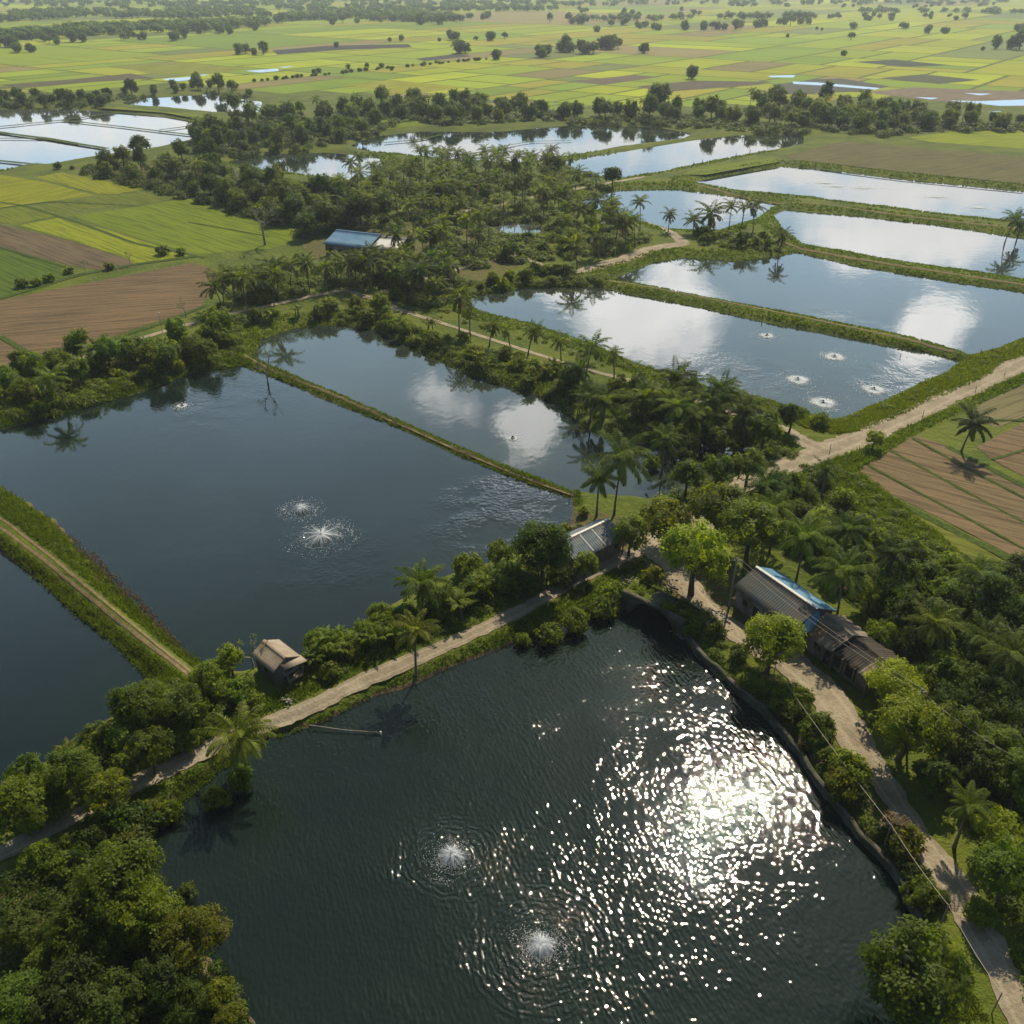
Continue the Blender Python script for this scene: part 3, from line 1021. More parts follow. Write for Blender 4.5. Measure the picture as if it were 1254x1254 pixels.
def put_tree(x, y, R, rpx, label, group=None, tn='mid', style=None, name='broadleaf_tree', zs=1.0):
    global ROUND
    ROUND += 1
    style = style or ('low' if rng.random() < .68 else STYLES[rng.integers(0, 4)])
    lod = lod_of(rpx)
    ms = get_tree(lod, style, int(rng.integers(0, 3)))
    z = gz1((x, y))
    s = (R, R * rng.uniform(.92, 1.08), R * zs)
    rz = rng.uniform(0, 6.28)
    tc = tint(tn)
    if len(ms) == 1:
        o = link(name, ms[0], None, (x, y, z), rz)
        o.scale = s; o.color = tc
    else:
        o = link(name, None, None, (x, y, z), rz)
        o.scale = s
        link('trunk', ms[0], o)
        link('crown', ms[1], o).color = tc
    return tag(o, label, 'tree', group)


def put_bush(x, y, R, rpx, label, group=None, tn='mid', name='bush', zs=1.0):
    ms = get_bush(min(lod_of(rpx), 3), int(rng.integers(0, 4)))
    if tn == 'dry':
        k = ('drybush', rpx)
        if k not in CACHE:
            tb, mb = bush_meshes(RATIO[1], 4242)
            CACHE[k] = (tb.mesh('stem', M['bark'], True), mb.mesh('foliage', M['dry']))
        ms, tn = CACHE[k], 'mid'
    z = max(gz1((x, y)), .05)
    o = link(name, None, None, (x, y, z), rng.uniform(0, 6.28))
    o.scale = (R, R * rng.uniform(.85, 1.15), R * zs)
    link('stem', ms[0], o)
    link('foliage', ms[1], o).color = tint(tn)
    return tag(o, label, 'bush', group)


def put_palm(x, y, h, Rm, rpx, label, group=None, tn='mid'):
    lod = 0 if rpx > 20 else 1 if rpx > 9 else 2
    ms = get_palm(lod, int(rng.integers(0, 4)))
    z = max(gz1((x, y)), .1)
    o = link('coconut_palm', None, None, (x, y, z), rng.uniform(0, 6.28))
    t = link('trunk', ms[0], o)
    t.scale = (1, 1, h / 8)
    s = Rm / 3.7
    c = link('crown', ms[1], o, (ms[3][0], ms[3][1], h))
    c.scale = (s, s, s); c.color = tint(tn)
    if lod < 2:
        link('coconut_bunch', ms[2], o, (ms[3][0], ms[3][1], h)).color = tint(tn)
        if rng.random() < .6:
            link('dead_frond', ms[4], o, (ms[3][0], ms[3][1], h - .1)).scale = (s, s, s)
    return tag(o, label, 'palm tree', group)


def put_banana(x, y, s, label, group=None, tn='fresh'):
    k = ('banana', int(rng.integers(0, 4)))
    if k not in CACHE:
        tb, mb = banana_meshes(k[1], 0)
        CACHE[k] = (tb.mesh('pseudostem', M['stem'], True), mb.mesh('leaf_tuft', M['leaf']))
    ms = CACHE[k]
    o = link('banana_plant', None, None, (x, y, max(gz1((x, y)), .05)), rng.uniform(0, 6.28))
    o.scale = (s, s, s)
    link('pseudostem', ms[0], o)
    link('leaf_tuft', ms[1], o).color = tint(tn)
    return tag(o, label, 'banana plant', group)


def at_crown(px, py, rpx, kc):
    """ground spot and radius in m of a plant whose crown centre (kc radii up) shows at this point"""
    R = 3.0
    for _ in range(6):
        x, y = G(px, py, LAND + kc * R)
        d = y * math.cos(PITCH) + (H - LAND - kc * R) * math.sin(PITCH)
        R = rpx * d / FPX
    return x, y, R


# ---- single trees one can point at: crown centre and radius in photo pixels
TREES = [
 (147,1082,62,'fresh','round','tall bright green tree at the pond corner below the sandy lane, sunlit on top'),
 (96,1140,44,'mid','round','leafy green tree behind the bright one in the bottom corner grove'),
 (176,1122,46,'fresh','tall','slim bright tree leaning to the water at the bottom corner grove'),
 (75,1228,58,'dark','wide','wide green tree at the very bottom of the corner grove'),
 (135,1240,48,'dark','round','dark rounded tree cut by the bottom edge in the corner grove'),
 (15,1240,50,'mid','round','green tree in the very corner of the bottom grove'),
 (232,1150,44,'olive','airy','sparse olive tree with thin twigs over the water at the corner grove'),
 (200,1195,40,'dark','round','dark tree between the bright trees and the sparse waterside tree'),
 (1131,1172,78,'dark','round','big dark green tree between the glittering pond and the lane at the bottom'),
 (1094,836,38,'bright','wide','bright spreading tree beside the dark roofed shed'),
 (1113,888,48,'bright','round','large bright tree at the bend of the lane below the shed'),
 (1172,900,38,'mid','airy','green tree just behind the large bright tree at the lane bend'),
 (946,785,44,'bright','wide','yellow green spreading tree between the long house and the pond'),
 (853,678,50,'bright','round','large bright green tree over the sandy yard by the culvert'),
 (817,636,34,'bright','wide','flat topped bright tree on the yard next to the double palm'),
 (878,622,42,'fresh','round','light green round tree behind the large bright yard tree'),
 (920,650,40,'grey','airy','grey green feathery tree behind the long house'),
 (664,672,44,'dark','round','big dark tree on the bank beside the grey roofed house'),
 (716,690,18,'fresh','airy','small fresh tree in front of the grey roofed house'),
 (772,655,24,'grey','airy','thin grey green tree on the yard between grey roof and culvert'),
 (611,678,18,'grey','airy','pale thin tree sticking out over the large pond'),
 (281,805,18,'fresh','tall','small bright tree beside the little hut'),
 (166,866,36,'mid','round','round dark green tree between the small dark pond and the lane'),
 (224,868,34,'fresh','round','leafy tree at the end of the grassy bund with wheel tracks'),
 (182,918,32,'mid','round','green tree by the lane below the round dark one'),
 (92,945,38,'mid','round','wide tree on the bank of the small dark pond near the lane'),
 (128,968,32,'bright','wide','bright tree right beside the lane above the corner grove'),
 (22,982,40,'fresh','round','fresh green tree at the frame edge by the small dark pond'),
 (250,838,26,'fresh','airy','light tree between the hut and the end of the wheel track'),
 (938,522,25,'mid','round','round tree by the road junction at the wide pond corner'),
 (970,508,20,'dark','round','dark tree next to the road junction, behind the round one'),
 (862,512,22,'mid','airy','loose tree on the bund of the wide pond, first in the thicket'),
 (844,526,20,'grey','round','grey green tree over the little water pocket'),
 (888,524,22,'mid','round','green tree above the little water pocket behind the palms'),
 (880,572,24,'dark','round','dark tree between the second pond and the yard'),
 (918,568,26,'mid','round','mid green tree in the thicket below the water pocket'),
 (842,580,24,'dark','round','dark tree right at the lower end of the second pond'),
 (944,610,24,'mid','airy','tree in the thicket beside the road, above the feathery grey one'),
 (967,594,22,'fresh','round','fresh tree at the road edge in the thicket'),
 (1072,536,13,'bright','round','small bright tree standing alone beside the brown field and road'),
 (1135,712,30,'mid','round','tree at the near edge of the dark forest below the grassy slope'),
 (1109,738,30,'dark','round','dark forest tree right of the lone palm by the long house'),
 (1160,745,30,'mid','round','forest tree with a sunlit crown, second row from the grassy slope'),
 (1205,705,28,'mid','airy','loose forest tree near the brown field bund'),
 (1240,735,30,'mid','round','forest tree at the frame edge below the brown field'),
 (1068,724,24,'fresh','round','fresh tree behind the blue roof slope of the long house'),
 (1128,785,32,'dark','round','dark forest tree behind the rusty roof'),
 (1190,785,32,'mid','round','forest tree in the middle of the dark grove'),
 (1165,830,32,'dark','round','dark forest tree behind the bright spreading tree'),
 (1215,850,34,'dark','round','dark forest tree near the frame edge beside the pale palm'),
 (1241,925,34,'mid','round','forest tree at the frame edge above the leaf bush'),
 (1200,940,30,'dark','tall','dark tall tree in the shade right of the lane bend'),
 (1240,1068,50,'mid','round','large dark tree at the frame edge by the lower lane'),
 (1226,1020,34,'bright','wide','bright bushy tree over the lower lane'),
 (1150,950,30,'dark','round','shaded tree right of the lane below the bend'),
 (1252,800,30,'dark','round','forest tree cut by the frame edge beside the pale palm'),
 (1080,775,22,'mid','round','tree squeezed between the rusty roof and the forest'),
 (1010,655,22,'fresh','airy','light tree at the foot of the grassy slope, next to the palm group'),
 # middle distance
 (678,200,13,'dark','round','round dark tree beside the low pond among the palms'),
 (751,211,13,'dark','round','lone dark tree at the end of the path between two ponds'),
 (544,236,18,'dark','round','big round dark tree in the middle of the palm grove'),
 (528,286,19,'dark','round','round dark tree right of the blue roof'),
 (440,252,20,'dark','round','dark tree mass above the blue roof'),
 (398,262,19,'dark','wide','wide dark tree left of the blue roof'),
 (374,272,16,'dark','round','dark tree by the bright paddy, left of the blue roof'),
 (170,176,12,'dark','airy','dark tree standing alone over the flooded paddies'),
 (262,155,17,'dark','wide','wide dark tree at the corner of the flooded paddies'),
 (159,104,9,'dark','round','pointed dark tree beside the north pond'),
 (266,98,9,'dark','tall','tall dark tree behind the north pond'),
 (285,118,10,'dark','round','dark tree at the shore end of the north pond'),
 (242,100,7,'dark','round','small round tree on the north pond bank'),
]
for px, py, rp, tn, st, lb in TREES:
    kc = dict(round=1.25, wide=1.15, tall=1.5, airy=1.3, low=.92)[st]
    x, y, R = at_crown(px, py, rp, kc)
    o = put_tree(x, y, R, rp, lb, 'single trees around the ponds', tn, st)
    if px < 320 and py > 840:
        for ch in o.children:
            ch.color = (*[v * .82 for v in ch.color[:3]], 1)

BUSHES = [
 (393,786,24,'fresh','feathery bush right of the little hut'), (429,790,20,'bright','bright bush by the lane, second from the hut'), (450,776,22,'fresh','bush on the pond bank, third from the hut'),
 (468,756,24,'bright','bright bush on the pond bank before the leaning palm'), (492,758,22,'fresh','bush under the leaning lane palm'), (520,706,16,'fresh','small tufted bush sticking out into the large pond'),
 (545,738,26,'mid','bush between lane and large pond, behind the leaning palm'), (574,694,22,'fresh','light bush at the pond edge in the lane hedge'), (583,722,26,'mid','dark bush in the lane hedge below the light one'),
 (622,712,28,'mid','bush in the lane hedge beside the big dark tree'), (645,718,24,'dark','dark bush at the foot of the big dark tree'), (690,706,18,'mid','low bush between dark tree and grey roofed house'),
 (404,822,14,'fresh','small bush beside the lane near the hut'), (372,812,12,'olive','low brownish bush at the hut corner'), (290,848,22,'bright','bright bush in front of the hut'),
 (312,858,14,'fresh','low bush between hut and lane'), (262,862,20,'mid','bush behind the lane palm'), (225,905,24,'fresh','bush beside the lane behind the lane palm'),
 (293,944,20,'mid','bush under the lane palm, over the water'), (262,968,20,'mid','waterside bush below the lane, next to the palm foot'), (205,985,18,'mid','bush on the shore below the lane'),
 (170,996,24,'olive','loose bush between lane and pond above the corner grove'), (118,1020,20,'dark','dark bush below the lane by the corner grove'), (60,1050,18,'dark','low dark bush on the shaded side of the lane'),
 (150,935,22,'fresh','bush in the hedge between lane and small dark pond'), (60,985,26,'fresh','hedge bush by the frame edge above the lane'), (38,1006,20,'bright','bright low bush right by the lane near the frame edge'),
 (120,925,18,'mid','hedge bush at the small dark pond'), (738,737,18,'fresh','bush on the pond bank before the culvert'), (706,752,20,'fresh','lit bush on the bank left of the culvert'),
 (672,768,18,'mid','bank bush between lane and near pond'), (752,722,18,'mid','rough bush left of the culvert arch'), (800,703,14,'olive','rough bush on the culvert top'), (838,742,15,'mid','bush right of the culvert arch'), (848,765,15,'fresh','bush where the retaining wall starts'), (640,775,12,'mid','small bank bush above the near pond'),
 (999,890,24,'mid','round bush on the retaining wall by the lane'), (1045,952,26,'fresh','second bush on the retaining wall, below the round one'), (1097,1012,24,'dry','dry brown bush on the retaining wall'),
 (1154,1100,14,'fresh','small bush between wall end and big dark tree'), (1015,925,16,'mid','small bush between the two wall bushes'), (875,770,16,'mid','bush on the wall top near the yard'),
 (905,800,14,'dark','shaded bush under the yellow green spreading tree'), (1035,612,18,'fresh','bush on the grassy slope, first from the road'), (1055,642,18,'fresh','bush on the grassy slope, second from the road'),
 (1005,590,16,'dark','dark bush where the slope meets the road'), (1078,660,16,'bright','bright bush low on the grassy slope'), (1005,514,13,'fresh','bush at the wide pond corner by the junction'),
 (996,625,18,'mid','bush at the top of the slope beside the thicket'), (1120,672,16,'fresh','bush on the slope beside the brown field bund'), (1165,690,18,'fresh','last bush of the slope beside the brown field bund'),
 (1190,985,18,'mid','bush under the small palm by the lower lane'), (1200,1120,24,'mid','bush beside the lower lane, across from the big dark tree'), (262,1215,26,'olive','reedy bush at the water in the corner grove'),
 (280,1245,22,'olive','reedy bush cut by the bottom edge at the water'), (225,1085,16,'dark','shaded bush at the water under the tall bright tree'), (1170,960,26,'dark','dark bush in the shade right of the lane'),
 (840,552,16,'dark','dark bush over the end of the second pond'), (800,560,12,'mid','bush by the double palm at the second pond'), (690,648,10,'fresh','small bush at the bund end by the grey roofed house'), (715,625,9,'olive','low bush at the bund corner beside the double palm'),
]
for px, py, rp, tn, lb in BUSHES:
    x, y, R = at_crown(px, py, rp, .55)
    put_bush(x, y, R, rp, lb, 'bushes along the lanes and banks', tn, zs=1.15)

PALMS = [  # crown centre px, trunk height, frond reach px
 (286,882,5.6,44,'fresh','large lane palm with drooping fronds above the near pond'),
 (505,764,7.0,30,'yellow','leaning palm with pale fronds on the pond side of the lane'),
 (757,560,9.5,40,'mid','tall palm of the pair at the bund end, over the second pond'),
 (733,588,6.0,28,'mid','shorter palm of the pair at the bund end'),
 (815,532,6.0,24,'mid','palm on the shore opposite the palm pair'),
 (951,628,6.5,30,'fresh','first palm behind the long house, nearest the thicket'),
 (985,662,7.0,38,'fresh','big palm on the slope behind the long house'),
 (1038,703,8.0,40,'mid','lone tall palm right behind the blue roof slope'),
 (1091,680,6.5,32,'dark','dark palm on the slope by the forest edge'),
 (1188,517,5.5,27,'dark','dark palm standing on the brown field beside its shadow'),
 (1012,580,4.5,16,'dark','small dark palm at the top of the slope by the road'),
 (1186,993,5.0,30,'fresh','small palm with upright fronds beside the lower lane'),
 (1230,792,7.0,40,'fresh','palm with pale fronds in the dark forest'),
 (561,362,8.5,19,'mid','tallest palm of the bund row, first at the wide pond'),
 (575,384,5.0,11,'mid','small palm right beside the tallest of the bund row'),
 (599,399,4.5,12,'mid','palm of the bund row, third along the wide pond'),
 (625,405,4.2,12,'mid','palm of the bund row, fourth along the wide pond'),
 (647,406,5.2,14,'mid','palm of the bund row, fifth along the wide pond'),
 (688,420,5.0,14,'mid','palm of the bund row, sixth along the wide pond'),
 (719,424,7.0,19,'mid','big palm of the bund row, seventh along the wide pond'),
 (754,437,5.2,13,'mid','palm of the bund row just after the big one'),
 (779,450,3.5,9,'mid','little palm of the bund row, ninth along the wide pond'),
 (850,470,4.5,14,'mid','palm of the bund row, last but one before the junction'),
 (885,477,5.0,14,'mid','last palm of the bund row before the junction'),
 (826,470,3.5,10,'mid','small palm of the bund row between the big and the last ones'),
 (268,352,6.0,18,'dark','dark palm at the edge of the ploughed field'),
 (296,341,8.0,18,'mid','tall palm second from the ploughed field'),
 (330,336,8.5,19,'mid','tall palm third from the ploughed field'),
 (871,262,6,18,'dark','biggest palm on the little island bank'), (896,252,7,11,'dark','slim palm on the island bank, second'), (926,255,7,15,'dark','dense palm on the island bank, by the long pond'),
 (958,284,5,12,'dark','lone round palm at the tip of the island bank'), (820,264,5,10,'mid','palm between the grove pond and the island'), (850,270,4,13,'dark','low palm on the island bank, nearest the grove'),
 (912,250,6,9,'dark','thin palm between the two crowded ones on the island'),
 (1240,264,7,15,'dark','palm on the bund of the long pond, mirrored in water'), (1252,270,5,12,'dark','second palm at the frame edge on the bund of the long pond'),
 (735,288,6.5,18,'mid','big palm at the end of the pale track'), (768,272,7,17,'mid','palm beside the grove pond, above the pale track'), (708,300,6.5,17,'mid','palm left of the big one at the pale track'),
 (745,250,7,14,'mid','palm on the shore of the grove pond'), (705,250,6,12,'mid','palm on the left shore of the grove pond'),
 (731,214,6,8,'dark','small palm next to the lone dark tree between two ponds'), (705,212,7,12,'dark','palm beside the low pond'),
]
GR = 'coconut palms one can tell apart'
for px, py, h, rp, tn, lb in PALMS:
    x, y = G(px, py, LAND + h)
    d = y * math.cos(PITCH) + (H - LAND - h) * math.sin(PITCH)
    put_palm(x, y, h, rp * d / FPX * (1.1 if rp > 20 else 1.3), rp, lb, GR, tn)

# ---- grove members: spots drawn inside outlines on the ground
TAKEN = []
HOUSE_SPOTS = [(G(932, 722), 8), (G(975, 750), 8), (G(1025, 790), 6), (G(1055, 815), 5), (G(735, 662), 8), (G(340, 808), 4), (G(440, 294), 14), (G(485, 299), 12), (G(446, 318), 8), (G(432, 308), 10), (G(462, 312), 9), (G(492, 314), 8)]


def spots(pxpoly, n, mind, wmin=.8, rmin=2.0, tries=60):
    pp = np.array(pxpoly, float)
    lo, hi = pp.min(0), pp.max(0)
    out = []
    C = rng.uniform(lo, hi, size=(n * tries, 2))
    C = C[sdf(C, pp) < 0]
    if not len(C):
        return out
    W = np.array([G(c[0], c[1]) for c in C])
    ok = water_dist(W) > wmin
    for rd in ROADS:
        for i in range(0, len(rd) - 1, 3):
            j = min(i + 3, len(rd) - 1)
            near = np.abs(W - rd[i]).max(1) < 12
            if near.any():
                k = np.where(near)[0]
                ok[k] &= seg_dist(W[k], rd[i], rd[j]) > rmin
    for c, rr in HOUSE_SPOTS:
        ok &= np.linalg.norm(W - c, axis=1) > rr
    for w in W[ok]:
        if len(out) >= n:
            break
        s = max(mind, mind * w[1] / 260)
        if all((w[0] - o[0]) ** 2 + (w[1] - o[1]) ** 2 > s * s for o in out):
            out.append(w)
    return out


def px_per_m(w):
    return FPX / (w[1] * math.cos(PITCH) + H * math.sin(PITCH))


def grove(pxpoly, label, group, trees=0, palms=0, bushes=0, bananas=0, hr=(5, 8), hp=(6, 9), tints=('mid', 'dark'), mind=2.6, name='broadleaf_tree', wmin=1.0, what=None):
    w = what or {}
    for c in spots(pxpoly, trees, mind, wmin):
        h = rng.uniform(*hr)
        R = h / 2.0
        put_tree(c[0], c[1], R, R * px_per_m(c), (w.get('tree') or 'broadleaf tree ') + label, group and 'trees ' + group, tints[rng.integers(0, len(tints))], name=name, zs=rng.uniform(.9, 1.12))
    for c in spots(pxpoly, palms, mind * .9, wmin):
        h = rng.uniform(*hp)
        R = rng.uniform(3.3, 4.5)
        put_palm(c[0], c[1], h, R, R * px_per_m(c), 'coconut palm ' + label, 'palms ' + group, ('mid', 'dark', 'fresh')[rng.integers(0, 3)])
    for c in spots(pxpoly, int(bushes * .52), mind * .7, wmin * .5, 1.6):
        R = rng.uniform(1.0, 2.4)
        put_bush(c[0], c[1], R, R * px_per_m(c), 'bush ' + label, 'bushes ' + group, (tints + ('fresh',))[rng.integers(0, len(tints) + 1)], zs=1.1)
    for c in spots(pxpoly, bananas, mind * .6, wmin * .5, 1.6):
        put_banana(c[0], c[1], rng.uniform(.8, 1.3), 'banana plant ' + label, 'banana plants ' + group)


grove([(0,502),(0,462),(60,450),(130,432),(200,412),(285,390),(293,430),(240,448),(170,470),(100,490)], 'in the hedge between ploughed field and large pond', 'in the hedge by the ploughed field', 24, 2, 22, 12, (4.5, 7), (3.5, 5), ('mid', 'mid', 'fresh'), 2.6)
grove([(265,378),(300,362),(360,355),(430,342),(500,338),(560,340),(530,374),(470,366),(420,352),(350,364),(290,382)], 'in the palm wood beside the ploughed field', 'in the palm wood by the ploughed field', 6, 40, 14, 0, (3.5, 5), (5, 7.5), ('mid', 'dark', 'fresh'), 2.8)
grove([(290,398),(420,362),(460,374),(480,388),(575,420),(700,455),(690,490),(640,470),(530,436),(480,408),(420,393),(350,396),(318,412)], 'on the bank of the second pond', 'on the second pond bank', 3, 0, 56, 12, (3.5, 5.5), (4, 6), ('mid', 'fresh'), 2.3, wmin=.5)
grove([(690,470),(850,500),(940,530),(930,545),(830,540),(720,515),(700,495)], 'in the thicket between second and wide pond', 'in the thicket by the second pond', 7, 14, 12, 18, (4, 6), (4, 6), ('mid', 'fresh', 'dark'), 2.2, wmin=.4)
grove([(90,206),(170,196),(260,202),(310,222),(400,235),(462,240),(468,266),(420,282),(372,292),(320,268),(240,245),(150,225)], 'in the dark belt beside the green paddies', 'in the belt by the paddies', 62, 4, 10, 0, (5.5, 9), (7, 9), ('dark', 'mid', 'dark'), 3.6)
grove([(380,285),(430,225),(500,212),(600,215),(690,222),(690,240),(705,262),(790,285),(780,305),(700,318),(600,320),(540,335),(460,330),(400,312)], 'in the palm grove around the blue roof', 'in the grove around the blue roof', 24, 84, 30, 6, (4.5, 7), (6, 10), ('dark', 'mid', 'fresh'), 3.0)
grove([(470,203),(560,206),(640,208),(690,203),(700,215),(690,226),(600,218),(500,212)], 'on the shore of the upper pond', 'on the upper pond shore', 2, 18, 8, 0, (4, 5), (5, 8), ('dark', 'mid'), 3.4)
grove([(238,166),(262,158),(330,142),(400,140),(470,135),(505,142),(470,160),(425,172),(380,184),(330,186),(290,194),(265,196),(240,184)], 'in the wood between flooded paddies and upper pond', 'in the wood by the flooded paddies', 46, 10, 6, 0, (6.5, 10), (8, 10), ('dark', 'mid', 'dark'), 4.2)
grove([(575,358),(610,352),(700,344),(735,338),(690,330),(610,338)], 'on the reedy bank of the wide pond', 'on the reedy bank', 0, 0, 26, 0, tints=('fresh', 'mid'), mind=2.2, wmin=.3)
grove([(850,297),(905,306),(955,304),(960,296),(900,290),(850,288)], 'on the island bank', 'on the island', 3, 0, 14, 0, (3, 5), tints=('mid', 'dark', 'fresh'), mind=2.0, wmin=.3)
grove([(960,600),(1010,640),(1070,690),(1100,720),(1060,740),(1000,700),(950,660),(900,620)], 'in the scrub behind the long house', 'in the scrub behind the long house', 8, 2, 20, 8, (4, 6), (5, 7), ('mid', 'fresh', 'bright'), 2.2)
grove([(1090,740),(1150,725),(1254,740),(1290,900),(1254,1000),(1200,1000),(1165,900),(1110,820)], 'in the dark forest beside the lane', 'in the forest beside the lane', 26, 4, 10, 6, (5.5, 8), (5, 7), ('mid', 'dark'), 2.6)
grove([(20,1150),(160,1130),(215,1150),(270,1200),(300,1254),(0,1254),(0,1180)], 'in the shaded corner grove', 'in the corner grove', 7, 0, 10, 0, (3, 5), tints=('mid', 'dark'), mind=2.6)
grove([(360,810),(470,770),(600,712),(690,672),(700,690),(600,745),(470,800),(400,828)], 'in the lane hedge by the large pond', 'in the lane hedge', 0, 1, 26, 16, (3, 4), (4, 5), ('mid', 'fresh', 'bright'), 1.7, wmin=.3)
grove([(0,1000),(100,925),(190,860),(250,830),(320,840),(240,900),(150,955),(60,1000),(0,1030)], 'in the hedge by the small dark pond', 'in the hedge by the small dark pond', 5, 0, 20, 6, (3.5, 5), tints=('mid', 'fresh'), mind=2.0, wmin=.3)
grove([(0,1080),(150,1005),(250,950),(340,900),(330,915),(265,950),(200,1005),(165,1050),(100,1075)], 'on the shore below the sandy lane', 'below the sandy lane', 0, 0, 26, 0, tints=('mid', 'dark', 'olive'), mind=1.6, wmin=-.2)
grove([(470,848),(640,782),(770,730),(770,745),(640,790),(480,852)], 'on the bank above the near pond', 'on the bank above the near pond', 0, 0, 22, 0, tints=('mid', 'fresh'), mind=1.6, wmin=-.2)
grove([(860,790),(930,850),(990,905),(1040,990),(1130,1110),(1150,1080),(1060,975),(1000,880),(950,838),(890,785)], 'along the retaining wall', 'along the retaining wall', 0, 0, 16, 0, tints=('mid', 'olive', 'dark'), mind=1.7, wmin=.5)
# rows and woods beyond the ponds
FT = dict(name='field_tree', hr=(7, 11.5), tints=('dark', 'mid', 'dark'))
grove([(0,133),(60,131),(125,130),(135,124),(60,121),(0,122)], 'in the hedge north of the flooded paddies', 'in the hedge north of the flooded paddies', 22, mind=4.5, name='field_tree', hr=(5, 9), tints=('dark',))
grove([(120,122),(170,117),(260,110),(310,118),(300,112),(240,104),(150,113)], 'on the bank of the north pond', 'on the north pond bank', 16, mind=4.5, name='field_tree', hr=(5, 8), tints=('dark', 'mid'))
grove([(425,136),(500,128),(560,126),(640,130),(700,140),(690,146),(600,150),(540,152),(480,144)], 'in the row behind the upper pond', 'in the row behind the upper pond', 36, 3, mind=5.5, **FT)
grove([(690,145),(760,139),(850,140),(900,142),(990,156),(985,160),(905,154),(800,147),(720,147)], 'on the far shore of the low pond', 'on the far shore of the low pond', 34, 2, mind=5.5, **FT)
grove([(905,132),(960,128),(1060,135),(1150,146),(1254,152),(1254,160),(1140,158),(1080,165),(1020,158),(940,140)], 'in the tall row before the wet brown fields', 'in the tall row before the wet fields', 52, 6, mind=5.0, **FT)
grove([(85,215),(60,205),(100,200),(180,196),(160,205)], 'at the corner of the flooded paddies', 'at the flooded paddy corner', 0, 0, 8, mind=3)

# ---- trees scattered over the far fields: (px, py of the foot, height in m, how many, spread px)
FAR = [(310,66,12,7,17),(163,48,12,9,14),(213,50,14,4,6),(230,47,16,3,5),(248,42,14,3,5),(275,40,14,8,14),(30,64,13,7,13),(65,54,11,4,8),(85,52,13,4,6),(104,52,12,4,5),(12,58,14,8,12),(48,50,12,6,12),
       (412,58,7,1,0),(477,51,7,1,0),(492,50,8,1,0),(556,50,15,4,5),(566,65,16,4,7),(602,50,16,2,3),(618,48,10,1,0),(608,73,14,2,3),(583,50,8,1,0),(538,51,7,1,0),
       (662,70,15,6,10),(692,64,15,5,6),(720,66,16,6,8),(744,60,18,4,7),(755,60,12,2,4),(788,65,13,2,2),(847,97,12,2,1),(806,132,16,4,3),(732,39,11,2,3),(692,29,13,10,28),(749,33,12,2,3),(766,31,12,2,3),
       (784,34,11,6,12),(810,36,12,6,10),(835,37,14,4,6),(860,36,14,4,8),(880,36,15,5,10),(905,35,14,5,9),(930,33,15,5,9),(960,31,14,5,9),(985,30,14,4,7),(1044,36,14,3,4),(1106,36,13,2,3),(1136,41,11,2,3),(1158,41,11,2,3),
       (1042,49,10,1,0),(1033,68,7,2,2),(1080,24,13,14,24),(1020,22,11,5,8),(1135,23,10,5,9),(1170,24,11,6,14),(1246,39,14,3,5),(1240,60,16,6,9),(1217,60,13,2,3),(1203,62,6,1,0),(964,46,7,1,0),(1000,37,6,3,8),
       (498,24,14,8,20),(420,28,13,7,18),(455,26,13,6,12),(520,29,15,8,16),(545,30,14,6,10),(575,22,13,4,6),(600,23,13,6,9),(640,14,13,6,14),(720,15,12,5,12),(770,20,12,6,14),(845,18,12,7,16),(905,8,11,5,10),(1000,6,10,5,12),(1040,9,10,4,9),
       (1130,10,11,5,12),(1210,6,10,5,12),(1160,3,10,4,10),(380,88,7,3,14),(430,86,6,3,20),(480,85,6,3,14),(300,36,13,9,18),(330,26,13,6,10),(345,28,14,3,5)]
FP = []
for px, py, h, n, sp in FAR:
    for k in range(max(1, round(n * .75))):
        FP.append((px + (rng.uniform(-sp, sp)), py + rng.normal() * min(1.2, sp * .08), h * rng.uniform(.75, 1.12), (px, py), n))
one = 0
ordn = {}
for qx, qy, h, c0, n in FP:
    w = G(qx, qy)
    R = h / 2.3
    if n == 1:
        where = 'small lone tree on the far paddies '
        lb = where + ('near the brown strip field' if c0[0] < 500 and c0[1] < 60 else 'among the straw coloured plots' if c0[0] < 620 else 'on the wide green plain')
        g = 'lone trees far out on the paddies ' + ('by the brown strip' if c0[0] < 500 else 'of straw colour' if c0[0] < 620 else 'of the wide plain')
    else:
        side = 'over the western fields' if c0[0] < 400 else 'beyond the middle fields' if c0[0] < 780 else 'over the eastern plain'
        row = 'in the haze ' if c0[1] < 30 else 'in a far clump ' if c0[1] < 55 else 'in a near clump '
        lb = 'hazy dark tree ' + row + side
        g = 'far trees ' + row + side
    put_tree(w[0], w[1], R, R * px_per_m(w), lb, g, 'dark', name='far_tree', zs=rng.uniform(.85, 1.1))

# far-off woods read as one mass
bands = [([(0,20),(90,13),(200,16),(260,10),(330,14),(330,22),(210,24),(90,22),(0,30)], 230), ([(0,45),(60,38),(120,36),(190,33),(240,31),(320,28),(330,32),(250,38),(180,41),(110,44),(60,47),(0,52)], 230), ([(340,20),(420,16),(470,17),(540,20),(570,26),(520,28),(430,24),(350,26)], 220),
         ([(0,6),(1254,4),(1254,8),(0,12)], 110), ([(0,2),(640,1),(640,6),(0,9)], 190), ([(330,10),(560,9),(660,10),(700,13),(560,15),(430,15),(330,15)], 130), ([(640,3),(1254,1.5),(1254,4),(640,7)], 90), ([(700,25),(1000,22),(1000,23),(700,27)], 40), ([(1040,14),(1254,16),(1254,18),(1040,16)], 30)]
mb = MB()
r8 = [MB() for _ in range(5)]
for i, q in enumerate(r8):
    crown_mb(q, .5, 60 + i, lobes=6)
